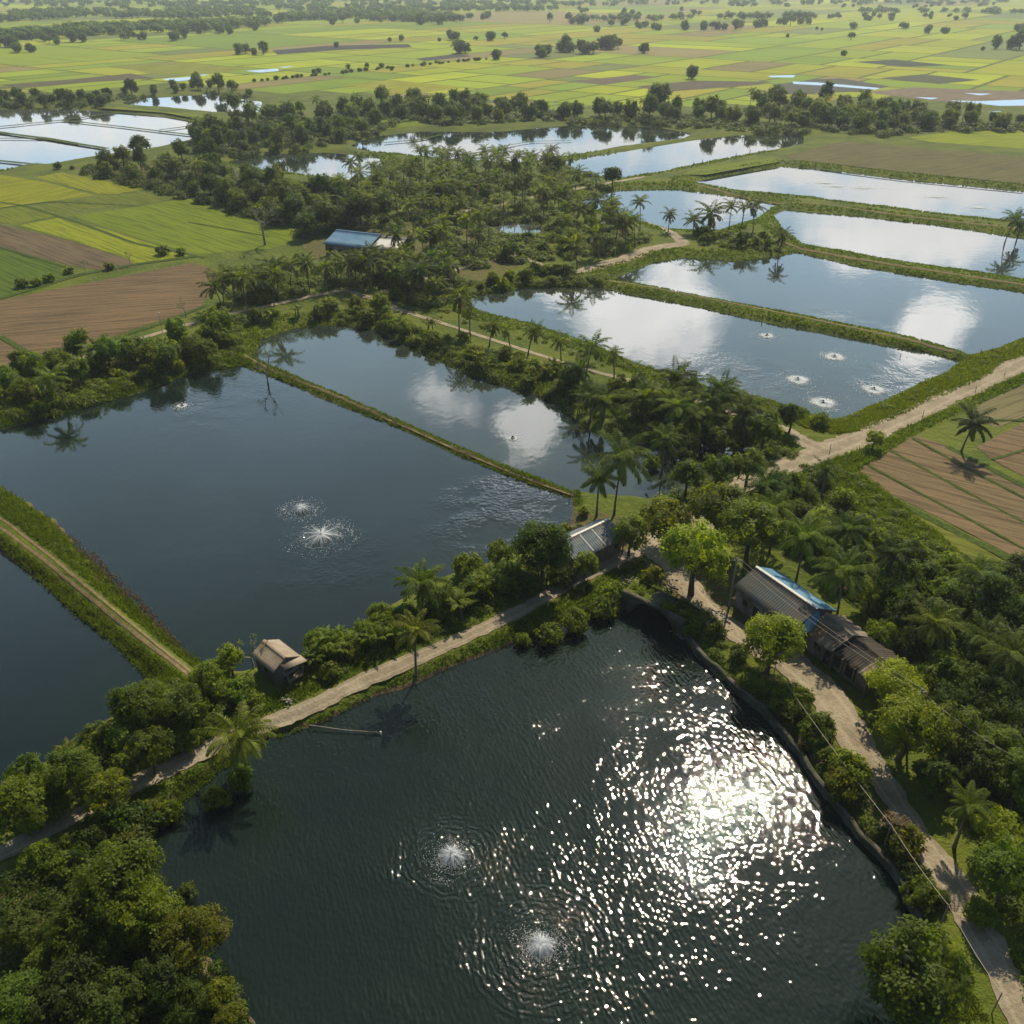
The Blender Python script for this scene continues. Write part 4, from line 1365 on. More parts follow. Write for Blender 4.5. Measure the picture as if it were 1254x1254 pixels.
for pl, n in bands:
    pp = np.array(pl, float)
    C = rng.uniform(pp.min(0), pp.max(0), size=(n * 30, 2))
    C = C[sdf(C, pp) < 0][:n]
    for c in C:
        w = G(c[0], c[1])
        R = rng.uniform(4.5, 8)
        q = r8[rng.integers(0, 5)]
        V = np.vstack(q.V); V = V * (R * rng.uniform(1, 1.5), R * 1.2, R * rng.uniform(.8, 1.05)) + (w[0], w[1], LAND + R * .75)
        mb.add(V, np.vstack(q.Q))
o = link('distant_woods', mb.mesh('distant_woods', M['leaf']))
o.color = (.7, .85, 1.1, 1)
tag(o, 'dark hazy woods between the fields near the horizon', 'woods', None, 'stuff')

# hedge line of low bushes along the far bund
for i, t in enumerate(np.linspace(0, 1, 46)):
    seg = np.array([(314,100),(400,92),(500,82),(560,76),(612,72)], float)
    q = np.interp(t * 4, range(5), seg[:, 0]), np.interp(t * 4, range(5), seg[:, 1])
    w = G(q[0] + rng.normal() * 3, q[1])
    R = rng.uniform(1.2, 2.6)
    put_bush(w[0], w[1], R, 4, 'low dark bush on the far bund crossing the straw coloured fields', 'bushes on the far bund', 'dark', name='hedge_bush')

SCRUB = []
ca, cb = G(768, 748, 0), G(828, 778, 0)
cd = cb - ca; cl = np.linalg.norm(cd); cr = math.atan2(cd[1], cd[0])
half, rad, top, dep = cl / 2 + .9, cl / 2 - .45, 3.0, .6
# undergrowth: low leafy cover on the floors of the groves
def undergrowth(pxpoly, n, rlo, rhi, leaf, label, tn='mid', wmin=.2):
    mb = MB()
    for c in spots(pxpoly, n, rlo * .8, wmin, 1.6, 6):
        R = rng.uniform(rlo, rhi)
        k = int(5.0 * R * R / (leaf * leaf * .3))
        k = min(max(k, 14), 160)
        d = unit(rng.normal(size=(k, 3)) + (0, 0, .5)); d[:, 2] = np.abs(d[:, 2])
        cl = unit(rng.normal(size=(7, 3)) + (0, 0, .8)); d = unit(d + cl[rng.integers(0, 7, k)] * .7)
        P = d * (R * rng.uniform(.55, 1.05, k))[:, None] * (1, 1, .75) + (c[0], c[1], gz1(c))
        Nn = unit(d + rng.normal(size=(k, 3)) * .35 + (0, 0, .5))
        tg = rng.normal(size=(k, 3)); tg -= Nn * (tg * Nn).sum(1, keepdims=True)
        L = leaf * rng.uniform(.7, 1.3, k)
        mb.leaves(P, unit(tg), Nn, L, L * .55)
    if mb.V:
        o = link('undergrowth', mb.mesh('undergrowth', M['leaf']))
        o.color = (*TINT[tn], 1)
        tag(o, label, 'undergrowth', None, 'stuff')


undergrowth([(265,380),(300,345),(430,325),(560,330),(575,345),(535,378),(470,366),(420,350),(350,366)], 260, 1.2, 2.4, .6, 'leafy undergrowth in the palm wood by the ploughed field')
undergrowth([(380,285),(430,222),(500,205),(690,205),(760,216),(705,262),(800,288),(780,306),(700,320),(600,325),(540,340),(460,330),(400,312)], 620, 1.4, 3.2, .9, 'dense undergrowth of the palm grove around the blue roof')
undergrowth([(85,210),(170,196),(260,200),(310,220),(400,232),(462,238),(468,268),(420,284),(372,294),(320,272),(240,248),(150,228)], 330, 1.6, 3.4, 1.0, 'dark undergrowth of the belt beside the green paddies', 'dark')
undergrowth([(238,168),(262,156),(330,140),(400,138),(470,133),(505,142),(470,162),(425,174),(380,184),(330,187),(290,195),(265,197),(240,186)], 260, 2.0, 4.0, 1.3, 'undergrowth of the wood between flooded paddies and upper pond', 'dark')
undergrowth([(425,140),(500,130),(560,127),(640,131),(700,141),(690,147),(600,152),(540,154),(480,146)], 130, 2.0, 4.2, 1.5, 'undergrowth of the tree row behind the upper pond', 'dark')
undergrowth([(690,149),(760,143),(850,143),(900,147),(990,160),(985,166),(905,161),(800,152),(720,151)], 150, 2.0, 4.0, 1.5, 'scrub on the far shore of the low pond', 'dark')
undergrowth([(905,136),(960,132),(1060,138),(1150,150),(1254,156),(1290,160),(1254,164),(1140,162),(1080,168),(1020,162),(940,146)], 190, 2.2, 4.5, 1.5, 'scrub under the tall row before the wet brown fields', 'dark')
undergrowth([(0,134),(60,132),(125,131),(140,122),(260,112),(310,119),(320,122),(250,113),(180,117),(60,121),(0,122)], 150, 1.8, 3.6, 1.3, 'scrub between the flooded paddies and the north pond', 'dark')
undergrowth([(0,515),(0,465),(130,434),(290,392),(305,432),(240,455),(170,480),(100,500)], 260, .8, 1.7, .4, 'undergrowth of the hedge above the large pond', 'fresh', -.2)
undergrowth([(480,378),(560,378),(600,391),(720,424),(850,464),(1010,506),(1010,520),(850,482),(700,436),(575,400)], 170, .5, 1.15, .36, 'low bushes on the palm row bund', 'fresh', .1)
undergrowth([(985,575),(1030,570),(1120,640),(1200,700),(1254,740),(1150,720),(1080,690),(1020,640)], 130, .5, 1.3, .32, 'scattered low bushes on the rough slope', 'fresh')
undergrowth([(0,600),(60,640),(150,728),(258,822),(240,832),(150,770),(60,682),(0,640)], 70, .35, .75, .24, 'low bushes on the bund with wheel tracks', 'fresh', -.1)
undergrowth([(1000,520),(1180,450),(1254,412),(1254,428),(1180,465),(1040,525)], 60, .4, .9, .32, 'low bushes along the roadside of the wide pond', 'fresh', 0)
undergrowth([(310,415),(420,378),(460,378),(490,392),(575,424),(700,462),(850,498),(930,530),(925,543),(830,542),(715,518),(695,495),(640,472),(530,436),(480,412),(420,396),(350,398)], 300, .7, 1.7, .42, 'leafy growth on the shaded bank of the second pond', 'mid', -.2)
undergrowth([(800,560),(930,535),(1000,570),(1010,640),(1100,720),(1080,760),(1030,740),(930,640),(850,640)], 200, .8, 1.6, .38, 'undergrowth between the yard and the slope', 'mid')
undergrowth([(1090,740),(1150,725),(1254,740),(1290,900),(1280,1250),(1240,1150),(1190,1010),(1150,930),(1100,860)], 240, .8, 1.7, .34, 'undergrowth of the dark forest beside the lane', 'mid')
undergrowth([(0,1080),(160,1060),(215,1120),(270,1190),(310,1254),(0,1254)], 110, .7, 1.5, .28, 'undergrowth in the corner grove', 'dark')
undergrowth([(360,812),(470,772),(600,714),(690,676),(700,692),(600,748),(470,802),(400,830)], 120, .6, 1.3, .30, 'undergrowth of the lane hedge', 'fresh', 0)
undergrowth([(0,985),(100,905),(190,845),(250,825),(320,842),(240,905),(150,955),(60,1000),(0,1030)], 130, .6, 1.4, .28, 'undergrowth of the hedge by the small dark pond', 'mid', 0)
undergrowth([(0,1090),(150,1010),(250,955),(340,905),(470,850),(640,785),(770,735),(775,748),(640,792),(480,854),(340,922),(265,960),(200,1010),(165,1055),(60,1085)], 200, .45, 1.0, .26, 'low growth on the shore below the sandy lane', 'mid', -.4)
undergrowth([(838,772),(870,812),(900,845),(965,905),(1008,968),(1080,1052),(1128,1125),(1155,1100),(1060,985),(1000,885),(950,842),(890,790)], 170, .45, 1.0, .26, 'low growth along the retaining wall', 'mid', .25)
undergrowth([(845,300),(905,306),(955,306),(962,294),(900,288),(850,286)], 60, .8, 1.8, .6, 'growth on the island bank', 'mid', -.2)
undergrowth([(570,372),(575,355),(610,348),(700,338),(745,336),(740,352),(640,351),(600,358)], 120, .8, 1.7, .5, 'growth on the reedy head of the wide pond', 'fresh', -.2)
for _k in range(46):      # scrub on the culvert's embankment and head
    lx, ly = rng.uniform(-half - .6, half + .6), rng.uniform(dep + .2, dep + 4.4)
    wx = (ca[0] + cb[0]) / 2 + math.cos(cr) * lx - math.sin(cr) * ly; wy = (ca[1] + cb[1]) / 2 + math.sin(cr) * lx + math.cos(cr) * ly
    SCRUB.append((wx, wy, top - .15 + (LAND - top) * (ly - dep) / 4.6))
scrub_mb = MB()
for wx, wy, wz in SCRUB:
    k = 70; R = rng.uniform(.35, .8)
    d = unit(rng.normal(size=(k, 3)) + (0, 0, .6)); d[:, 2] = np.abs(d[:, 2])
    tg = rng.normal(size=(k, 3))
    scrub_mb.leaves(d * (R * rng.uniform(.5, 1.05, k))[:, None] + (wx, wy, wz), unit(tg), unit(d + rng.normal(size=(k, 3)) * .3), .24 * rng.uniform(.7, 1.3, k), .13)
tag(link('undergrowth', scrub_mb.mesh('undergrowth', M['leaf'])), 'scrub growing on top of the stone culvert', 'undergrowth', None, 'stuff')
# bare trees
for px, py, h, nm, lb, leafy, sc in ((325,300,13,'bare_tree','tall pale bare tree standing at the edge of the green paddy',.35,1), (327,462,8,'bare_tree','leafless brownish tree on the bund between the two dark ponds',.4,1), (310,815,4.5,'bare_tree','thin twiggy tree behind the little hut',.5,1),
                                 (160,325,4,'bare_tree','thin bare tree on the bund between ploughed field and paddy',.3,1), (105,335,3.5,'bare_tree','scrubby bare tree at the corner of the ploughed strip',.4,1), (228,388,4.5,'bare_tree','slim young tree on the edge of the ploughed field',.5,1)):
    w = G(px, py)
    tb, lf = bare_tree_mb(int(px), 4, leafy)
    top = max(v[:, 2].max() for v in tb.V)
    o = link(nm, None, None, (w[0], w[1], gz1(w)), 0.4)
    o.scale = (h / top,) * 3
    link('trunk', tb.mesh('trunk', M['pole'], True), o)
    if lf.V:
        link('crown', lf.mesh('crown', M['leaf']), o).color = (1.5, 1.35, 1.1, 1)
    tag(o, lb, 'tree')
for px, py, R in ((200,312,2.2),(222,312,1.8),(60,345,1.8),(85,335,1.6),(135,330,1.7),(28,352,2.0),(45,350,1.8)):
    w = G(px, py)
    put_bush(w[0], w[1], R, 8, 'bush on the bund between the paddies and the ploughed fields', 'bushes on the paddy bund', 'mid')

# ------------------------------------------------------------------ grass on the banks
def tufts(name, P, hh, wd, per, mat, label, tn, cat='grass'):
    n = len(P)
    z = np.maximum(gz(P), -.02)
    B = np.repeat(np.column_stack([P, z - .03]), per, 0)
    k = len(B)
    B[:, :2] += rng.normal(size=(k, 2)) * .16
    hs = np.repeat(hh, per) * rng.uniform(.6, 1.25, k)
    D = unit(np.column_stack([rng.normal(size=(k, 2)) * .55, np.ones(k)]))
    Nn = unit(np.column_stack([rng.normal(size=(k, 2)), np.full(k, .3)]))
    mb = MB()
    mb.leaves(B, D, Nn, hs, np.repeat(wd, per))
    o = link(name, mb.mesh(name, mat))
    o.color = tint(tn, 0)
    return tag(o, label, cat, None, 'stuff')


def bank_points(pxpoly, n, lo, hi, rmin=1.3):
    pp = np.array(pxpoly, float)
    C = rng.uniform(pp.min(0), pp.max(0), size=(n * 14, 2))
    C = C[sdf(C, pp) < 0]
    x = (C[:, 0] - 627) / FPX; y = (627 - C[:, 1]) / FPX
    c, s = math.cos(PITCH), math.sin(PITCH)
    dz = -s + y * c
    t = (.6 - H) / dz
    W = np.column_stack([x * t, (c + y * s) * t])
    d = water_dist(W)
    ok = (d > lo) & (d < hi)
    W = W[ok]
    okr = np.ones(len(W), bool)
    for rd in ROADS:
        for i in range(0, len(rd) - 1, 3):
            j = min(i + 3, len(rd) - 1)
            k = np.where(np.abs(W - rd[i]).max(1) < 8)[0]
            if len(k):
                okr[k] &= seg_dist(W[k], rd[i], rd[j]) > rmin
    return W[okr][:n]


def grass_for(pxpoly, n, lo, hi, h, label, tn='mid', rmin=1.3, mat='blade', w=.11):
    P = bank_points(pxpoly, n, lo, hi, rmin)
    clump = .55 + .45 * np.clip(wob(P * 2.2) * .5 + .6, 0, 1.4)
    D = P[:, 1] / 100
    tufts('grass' if mat == 'blade' else 'dry_reeds', P, h * clump * (.9 + .1 * D), w * np.maximum(1, D), 5, M[mat], label, tn)


grass_for([(-60,560),(0,590),(120,690),(260,820),(250,850),(190,850),(100,770),(0,690),(-60,640)], 9000, -.3, 9, .75, 'lush grass on the bund with wheel tracks beside the large pond', 'mid', .75)
grass_for([(-20,1090),(0,1010),(350,850),(650,740),(790,690),(790,760),(640,800),(480,860),(340,930),(200,1020),(160,1080)], 6000, -.3, 6, .5, 'grass along both sides of the sandy lane', 'mid', 1.5)
grass_for([(290,440),(330,440),(520,505),(705,590),(715,620),(640,600),(500,540),(380,490),(290,460)], 4200, .15, 6, .55, 'grass on the bund between the large and the second pond', 'mid', .3)
grass_for([(0,540),(0,500),(150,465),(290,425),(310,450),(240,470),(120,510)], 3500, -.3, 4, .6, 'grass at the water under the field hedge', 'mid', .5)
grass_for([(480,385),(600,410),(850,480),(1010,520),(1180,440),(1254,400),(1254,450),(1050,540),(1000,560),(900,520),(700,480)], 7000, -.3, 7, .6, 'grass on the palm row bund and the roadside of the wide pond', 'fresh', 2.0)
grass_for([(960,590),(1010,560),(1260,440),(1260,470),(1130,530),(1050,580),(1250,740),(1254,760),(1120,720),(1040,690)], 9000, 1, 60, .7, 'rough meadow on the slope between the road and the forest', 'mid', 2.7)
grass_for([(850,790),(950,860),(1110,1090),(1150,1160),(1210,1254),(1130,1254),(1080,1080),(950,900)], 2500, 0, 5, .4, 'dry grass along the retaining wall and the lane', 'olive', 1.5)
grass_for([(0,1254),(0,1080),(150,1060),(260,1150),(310,1254)], 2500, -.3, 30, .5, 'dark grass on the floor of the corner grove', 'dark', .5)
grass_for([(-40,210),(500,185),(1300,185),(1300,470),(1000,570),(700,500),(480,420),(290,470),(-40,520)], 26000, -.05, 7, .55, 'grass fringing the banks of the farther ponds', 'mid', .9)
P = bank_points([(40,620),(110,670),(200,760),(230,800),(215,805),(150,750),(60,655)], 500, -1.9, .4)
tufts('dry_reeds', P, np.full(len(P), .45), np.full(len(P), .12), 4, M['dry'], 'withered reeds in the shallow edge of the large pond', 'mid', 'reeds')

# ------------------------------------------------------------------ buildings
def sheet(mb, x0, x1, y0, z0, y1, z1, amp=.03, per=.36, rag=0.0):
    """corrugated roof slope from the ridge (y0, z0) to the eave (y1, z1)"""
    nx = max(8, int((x1 - x0) / per * 6)); ny = 5
    x = np.linspace(x0, x1, nx)
    t = np.linspace(0, 1, ny)
    X, Tt = np.meshgrid(x, t, indexing='ij')
    e = 1 + (rag * np.floor(2 * np.sin(X * 5.1) + np.sin(X * 2.3)) * Tt if rag else 0)
    Y = y0 + (y1 - y0) * Tt * e
    Z = z0 + (z1 - z0) * Tt + amp * np.sin(X * 2 * PI / per)
    V = np.stack([X, Y, Z], -1).reshape(-1, 3)
    i, j = np.meshgrid(np.arange(nx - 1), np.arange(ny - 1), indexing='ij')
    a = i * ny + j
    Q = np.stack([a, a + ny, a + ny + 1, a + 1], -1).reshape(-1, 4)
    n = len(V)
    W = V - (0, 0, .05)
    E_ = [k for k in range(ny)] , [(nx - 1) * ny + k for k in range(ny)], [k * ny for k in range(nx)], [k * ny + ny - 1 for k in range(nx)]
    S = []
    for e_ in E_:
        for p, q in zip(e_[:-1], e_[1:]):
            S.append((p, q, q + n, p + n))
    mb.add(np.vstack([V, W]), np.vstack([Q, Q[:, ::-1] + n, np.array(S)]))


def window(root, y, xc, zc, w, h, sgn, frame='board', shutter=False):
    f = MB()
    t = .07
    for lo, hi in (((xc - w / 2 - t, 0, zc - h / 2 - t), (xc + w / 2 + t, .06, zc - h / 2)), ((xc - w / 2 - t, 0, zc + h / 2), (xc + w / 2 + t, .06, zc + h / 2 + t)),
                   ((xc - w / 2 - t, 0, zc - h / 2), (xc - w / 2, .06, zc + h / 2)), ((xc + w / 2, 0, zc - h / 2), (xc + w / 2 + t, .06, zc + h / 2))):
        a = (lo[0], y + sgn * lo[1], lo[2]); b = (hi[0], y + sgn * hi[1], hi[2])
        f.box([min(p, q) for p, q in zip(a, b)], [max(p, q) for p, q in zip(a, b)])
    fo = link('window', f.mesh('window', M[frame]), root)
    g = MB()
    g.box((xc - w / 2, min(y, y + sgn * .02), zc - h / 2), (xc + w / 2, max(y, y + sgn * .02), zc + h / 2))
    link('pane', g.mesh('pane', M['hole']), fo)  # solid slab, the dark interior is put into its colour


def door(root, y, xc, w, h, sgn, z0=.1, mat='board'):
    d = MB()
    d.box((xc - w / 2, min(y + sgn * .01, y + sgn * .06), z0), (xc + w / 2, max(y + sgn * .01, y + sgn * .06), z0 + h))
    do = link('door', d.mesh('door', M[mat]), root)
    k = MB()
    k.box((xc + w * .33, min(y + sgn * .06, y + sgn * .10), z0 + h * .45), (xc + w * .40, max(y + sgn * .06, y + sgn * .10), z0 + h * .52))
    link('handle', k.mesh('handle', M['ridge']), do)


def house(name, label, cat, p0, p1, hf, hb, ez, rz, wall, front, back, over=.45, cap='ridge', rag=0.0, zbase=None):
    """gable house: ridge from p0 to p1 on the plan; half depths hf (to -y) and hb (to +y) out to the eaves"""
    p0, p1 = np.array(p0), np.array(p1)
    c = (p0 + p1) / 2
    d = p1 - p0
    L = np.linalg.norm(d)
    rot = math.atan2(d[1], d[0])
    z = LAND if zbase is None else zbase
    root = link(name, None, None, (c[0], c[1], z), rot)
    tag(root, label, cat)
    yf, yb = -(hf - over), hb - over
    ef = ez + (rz - ez) * over / hf
    eb = ez + (rz - ez) * over / hb
    x0, x1 = -L / 2 + .3, L / 2 - .3
    w = MB()
    V = [(x0, yf, -.3), (x1, yf, -.3), (x1, yb, -.3), (x0, yb, -.3), (x0, yf, ef - .08), (x1, yf, ef - .08), (x1, yb, eb - .08), (x0, yb, eb - .08), (x0, 0, rz - .1), (x1, 0, rz - .1)]
    w.add(V, [(0, 1, 5, 4), (2, 3, 7, 6)], [])
    w.add([V[k] for k in (1, 2, 6, 9, 5)], None, [(0, 1, 2), (0, 2, 3), (0, 3, 4)])
    w.add([V[k] for k in (3, 0, 4, 8, 7)], None, [(0, 1, 2), (0, 2, 3), (0, 3, 4)])
    link('wall', w.mesh('wall', M[wall]), root)
    r = MB(); sheet(r, -L / 2, L / 2, -.02, rz, -hf, ez, rag=rag)
    f1 = link('roof', r.mesh('roof', M[front], False), root)
    r = MB(); sheet(r, -L / 2, L / 2, .02, rz, hb, ez, rag=rag)
    link('roof', r.mesh('roof', M[back], False), root)
    k = MB()
    k.add([(-L / 2 - .02, -.22, rz - .03), (L / 2 + .02, -.22, rz - .03), (L / 2 + .02, 0, rz + .09), (-L / 2 - .02, 0, rz + .09), (-L / 2 - .02, .22, rz - .03), (L / 2 + .02, .22, rz - .03)], [(0, 1, 2, 3), (3, 2, 5, 4)])
    link('ridge_cap', k.mesh('ridge_cap', M[cap]), f1)
    b = MB()   # verge boards along the gable edges
    for xe in (-L / 2 - .03, L / 2 - .02):
        for ye, zr in ((-hf, ez), (hb, ez)):
            b.add([(xe, 0, rz - .06), (xe, ye, zr - .06), (xe, ye, zr - .22), (xe, 0, rz - .24), (xe + .05, 0, rz - .06), (xe + .05, ye, zr - .06), (xe + .05, ye, zr - .22), (xe + .05, 0, rz - .24)],
                  [(0, 1, 2, 3), (7, 6, 5, 4), (1, 5, 6, 2), (0, 3, 7, 4), (3, 2, 6, 7)])
    link('verge_board', b.mesh('verge_board', M['board']), f1)
    return root, L, yf, yb, ef


def post(root, x, y, z0, z1, r=.06, mat='board', nm='post'):
    p = MB()
    p.box((x - r, y - r, z0), (x + r, y + r, z1))
    return link(nm, p.mesh(nm, M[mat]), root)


# grey roofed house at the junction; the front slope faces the lane
g0, g1 = G(684, 664, LAND + 4.0), G(746, 635, LAND + 4.0)
r, L, yf, yb, ef = house('grey_roofed_house', 'house with grey blue sheet roof at the junction of lane and pond bund', 'house', g0, g1, 3.3, 2.6, 2.5, 4.0, 'board', 'grey_metal', 'grey_metal')
door(r, yf, L * .18, .9, 1.9, -1); window(r, yf, -L * .1, 1.4, 1.0, .8, -1); window(r, yf, -L * .3, 1.4, 1.0, .8, -1); window(r, yf, L * .36, 1.4, .8, .8, -1)
post(r, L / 2 - .2, yf - .3, -.2, 2.5); post(r, 0, yf - .3, -.2, 2.5); post(r, -L / 2 + .2, yf - .3, -.2, 2.5)
p = MB()
for xs in (-1.2, 1.0):
    p.add([(xs, -.3, 4.0 - .1 + .02), (xs + .12, -.3, 3.92), (xs + .12, -3.1, 2.72), (xs, -3.1, 2.72)], [(0, 3, 2, 1)])
link('roof_batten', p.mesh('roof_batten', M['ridge']), r)
# long house
r, L, yf, yb, ef = house('long_house', 'long house with dark grey front roof slope and blue rear slope', 'house', G(926.6, 693.5, LAND + 4.8), G(1002, 745, LAND + 4.8), 3.7, 3.7, 3.0, 4.8, 'plaster', 'slate_metal', 'blue_metal')
door(r, yf, -L * .12, .9, 2.0, -1, mat='hole'); window(r, yf, -L * .3, 1.6, .9, .9, -1); window(r, yf, L * .1, 1.6, .9, .9, -1); window(r, yf, L * .3, 1.6, .9, .9, -1)
door(r, yf, L * .42, .9, 2.0, -1)
hp = MB()   # bluish lean-to hip at the lower end
hp.add([(L / 2 - .1, -1.6, 4.0), (L / 2 + .9, -3.7, 2.75), (L / 2 + .9, .6, 2.9), (L / 2 - .1, 0, 4.55)], [(0, 1, 2, 3)])
hp.add([(L / 2 - .1, -1.6, 3.95), (L / 2 + .9, -3.7, 2.70), (L / 2 + .9, .6, 2.85), (L / 2 - .1, 0, 4.50)], [(3, 2, 1, 0)])
link('end_roof', hp.mesh('end_roof', M['blue_metal']), r)
# rusty roofed shed
r, L, yf, yb, ef = house('rusty_shed', 'shed with streaked rusty sheet roof at the end of the long house', 'shed', G(1012, 751, LAND + 3.9), G(1046, 778, LAND + 3.9), 3.2, 3.0, 2.6, 3.9, 'plaster', 'rust_metal', 'rust_metal', rag=.02, cap='rust_metal')
window(r, yf, 0, 1.4, 1.2, .8, -1, shutter=True); door(r, yf, L * .34, .85, 1.9, -1, mat='hole')
# dark shed with an open front
r, L, yf, yb, ef = house('dark_shed', 'open fronted shed with blackened sheet roof and one rusty strip', 'shed', G(1046, 778.5, LAND + 3.5), G(1092, 814, LAND + 3.5), 3.2, 3.0, 2.4, 3.5, 'board', 'darkroof', 'darkroof', over=.5, rag=.02, cap='darkroof')
for q in (-.46, -.2, .12, .46):
    post(r, L * q, yf - .35, -.2, 2.45, .08)
sp = MB(); sheet(sp, L / 2 - 1.5, L / 2 - .3, -1.0, 3.5 - .34 + .07, -3.25, 2.4 + .05)
link('patched_sheet', sp.mesh('patched_sheet', M['rust_metal']), r)
window(r, yf, -L * .33, 1.2, 1.2, 1.3, -1); window(r, yf, L * .0, 1.2, 1.5, 1.5, -1); door(r, yf, L * .3, 1.0, 1.9, -1)
bb = MB(); bb.box((L * .1, yf - 1.0, -.05), (L * .1 + .5, yf - .55, .75))
# hut by the large pond
r, L, yf, yb, ef = house('little_hut', 'little hut with sun bleached sheet roof by the large pond', 'hut', G(323, 784, LAND + 3.3), G(350, 805, LAND + 3.3), 1.9, 1.9, 2.3, 3.3, 'plaster', 'tan_metal', 'tan_metal', over=.3, cap='tan_metal')
wmb = MB(); wmb.box((L / 2 - .3, -.2, .9), (L / 2 - .28, .8, 1.6))
link('opening', wmb.mesh('opening', M['hole']), r)  # dark sheet on the closed gable, shade of an opening as colour
post(r, L / 2 - .05, 1.6, -.2, 2.35, .05); door(r, yb, -.4, .8, 1.8, 1, .05); window(r, yf, .2, 1.3, .7, .6, -1)
post(r, L / 2 + .8, 1.4, -.2, 2.3, .05); post(r, L / 2 + .8, -.6, -.2, 2.3, .05)
rr = MB(); rr.box((L / 2 - .25, -.6, .35), (L / 2 + .85, 1.5, .47))
link('porch_floor', rr.mesh('porch_floor', M['board']), r)
rr = MB(); rr.add([(L / 2 - .2, -.9, 2.85), (L / 2 + 1.05, -.9, 2.7), (L / 2 + 1.05, 1.95, 2.2), (L / 2 - .2, 1.95, 2.35), (L / 2 - .2, -.9, 2.8), (L / 2 + 1.05, -.9, 2.65), (L / 2 + 1.05, 1.95, 2.15), (L / 2 - .2, 1.95, 2.3)], [(0, 1, 2, 3), (7, 6, 5, 4), (1, 0, 4, 5), (2, 1, 5, 6), (3, 2, 6, 7)])
link('porch_roof', rr.mesh('porch_roof', M['tan_metal']), r)
# buildings in the palm grove
r, L, yf, yb, ef = house('blue_roofed_hall', 'hall with bright blue sheet roof in the palm grove', 'hall', G(412, 281, LAND + 5.6), G(466, 287, LAND + 5.6), 7.5, 6.0, 3.4, 5.6, 'plaster', 'blue_metal', 'blue_metal', over=.6, cap='blue_metal')
for q in (-.36, -.12, .12, .36):
    window(r, yf, L * q, 1.8, 1.3, 1.0, -1)
r, L, yf, yb, ef = house('pale_roofed_hall', 'hall with pale weathered sheet roof beside the blue roofed hall', 'hall', G(466, 289, LAND + 5.0), G(498, 292, LAND + 5.0), 6.5, 6.0, 3.2, 5.0, 'plaster', 'pale_metal', 'pale_metal', over=.6, cap='pale_metal')
for q in (-.25, .25):
    window(r, yf, L * q, 1.6, 1.2, 1.0, -1)
r, L, yf, yb, ef = house('tiny_shed', 'tiny pale shed hidden among trees near the dark belt', 'shed', G(198, 193, LAND + 3), G(207, 196, LAND + 3), 2.5, 2.5, 2.2, 3.0, 'board', 'tan_metal', 'tan_metal')
door(r, yf, 0, .9, 1.8, -1)

# ------------------------------------------------------------------ walls, culvert, posts, wires
def wall_along(name, px, th, z0, z1, mat, label, cat):
    P = GP(px, z1)
    seg = np.r_[0, np.cumsum(np.linalg.norm(np.diff(P, axis=0), axis=1))]
    n = int(seg[-1] / .8) + 2
    t = np.linspace(0, seg[-1], n)
    C = np.stack([np.interp(t, seg, P[:, k]) for k in (0, 1)], 1)
    for _ in range(4):
        C[1:-1] = .25 * C[:-2] + .5 * C[1:-1] + .25 * C[2:]
    T = unit(np.gradient(C, axis=0)); S = np.stack([-T[:, 1], T[:, 0]], 1)
    zt = z1 + .10 * np.sin(t * .5) + .06 * np.sin(t * 1.7) + .06 * rng.normal(size=n)
    C = C + S * (.10 * np.sin(t * .9) + .05 * rng.normal(size=n))[:, None]
    A, B = C - S * th / 2, C + S * th / 2
    V = np.stack([np.column_stack([A, np.full(n, z0)]), np.column_stack([A, zt]), np.column_stack([B, zt]), np.column_stack([B, np.full(n, z0)])], 1).reshape(-1, 3)
    i, j = np.meshgrid(np.arange(n - 1), np.arange(3), indexing='ij')
    a = i * 4 + j
    Q = np.stack([a, a + 4, a + 5, a + 1], -1).reshape(-1, 4)
    mb = MB(); mb.add(V, np.vstack([Q, [(0, 1, 2, 3), (4 * n - 1, 4 * n - 2, 4 * n - 3, 4 * n - 4)]]))
    root = link(name, None, None, (0, 0, 0))
    link('wall_face', mb.mesh('wall_face', M[mat]), root)
    cp = MB()
    A2, B2 = C - S * (th / 2 + .06), C + S * (th / 2 + .06)
    V = np.stack([np.column_stack([A2, zt + .004]), np.column_stack([A2, zt + .1]), np.column_stack([B2, zt + .1]), np.column_stack([B2, zt + .004])], 1).reshape(-1, 3)
    cp.add(V, np.vstack([Q, [(0, 1, 2, 3), (4 * n - 1, 4 * n - 2, 4 * n - 3, 4 * n - 4)]]))
    link('coping', cp.mesh('coping', M['stone']), root)
    return tag(root, label, cat)


wall_along('retaining_wall', [(835,768),(852,793),(880,818),(905,842),(940,872),(968,903),(990,935),(1012,968),(1045,1008),(1085,1050),(1112,1090),(1128,1125)], .38, -.8, .85, 'concrete', 'weathered retaining wall along the glittering pond', 'wall')

# arched culvert: headwall with a round opening, deck over the dark channel behind it
cv = link('culvert', None, None, ((ca[0] + cb[0]) / 2, (ca[1] + cb[1]) / 2, 0), cr)
tag(cv, 'old stone culvert with a dark round arch at the head of the near pond', 'culvert')
hm = MB()
nA = 20
an = np.linspace(PI, 0, nA)
arcx, arcz = rad * np.cos(an), np.maximum(rad * np.sin(an) * min(1.2, 2.45 / rad), 0)
for yy in (0, dep):
    pass
bx = np.interp(np.linspace(0, 1, nA), [0, 1], [-half, half])
V = []
for i in range(nA):
    V += [(arcx[i], 0, arcz[i]), (bx[i], 0, top), (arcx[i], dep, arcz[i]), (bx[i], dep, top)]
Q = []
for i in range(nA - 1):
    a, b = i * 4, i * 4 + 4
    Q += [(a, b, b + 1, a + 1), (a + 2, a + 3, b + 3, b + 2), (a, a + 2, b + 2, b), (a + 1, b + 1, b + 3, a + 3)]
hm.add(V, Q)
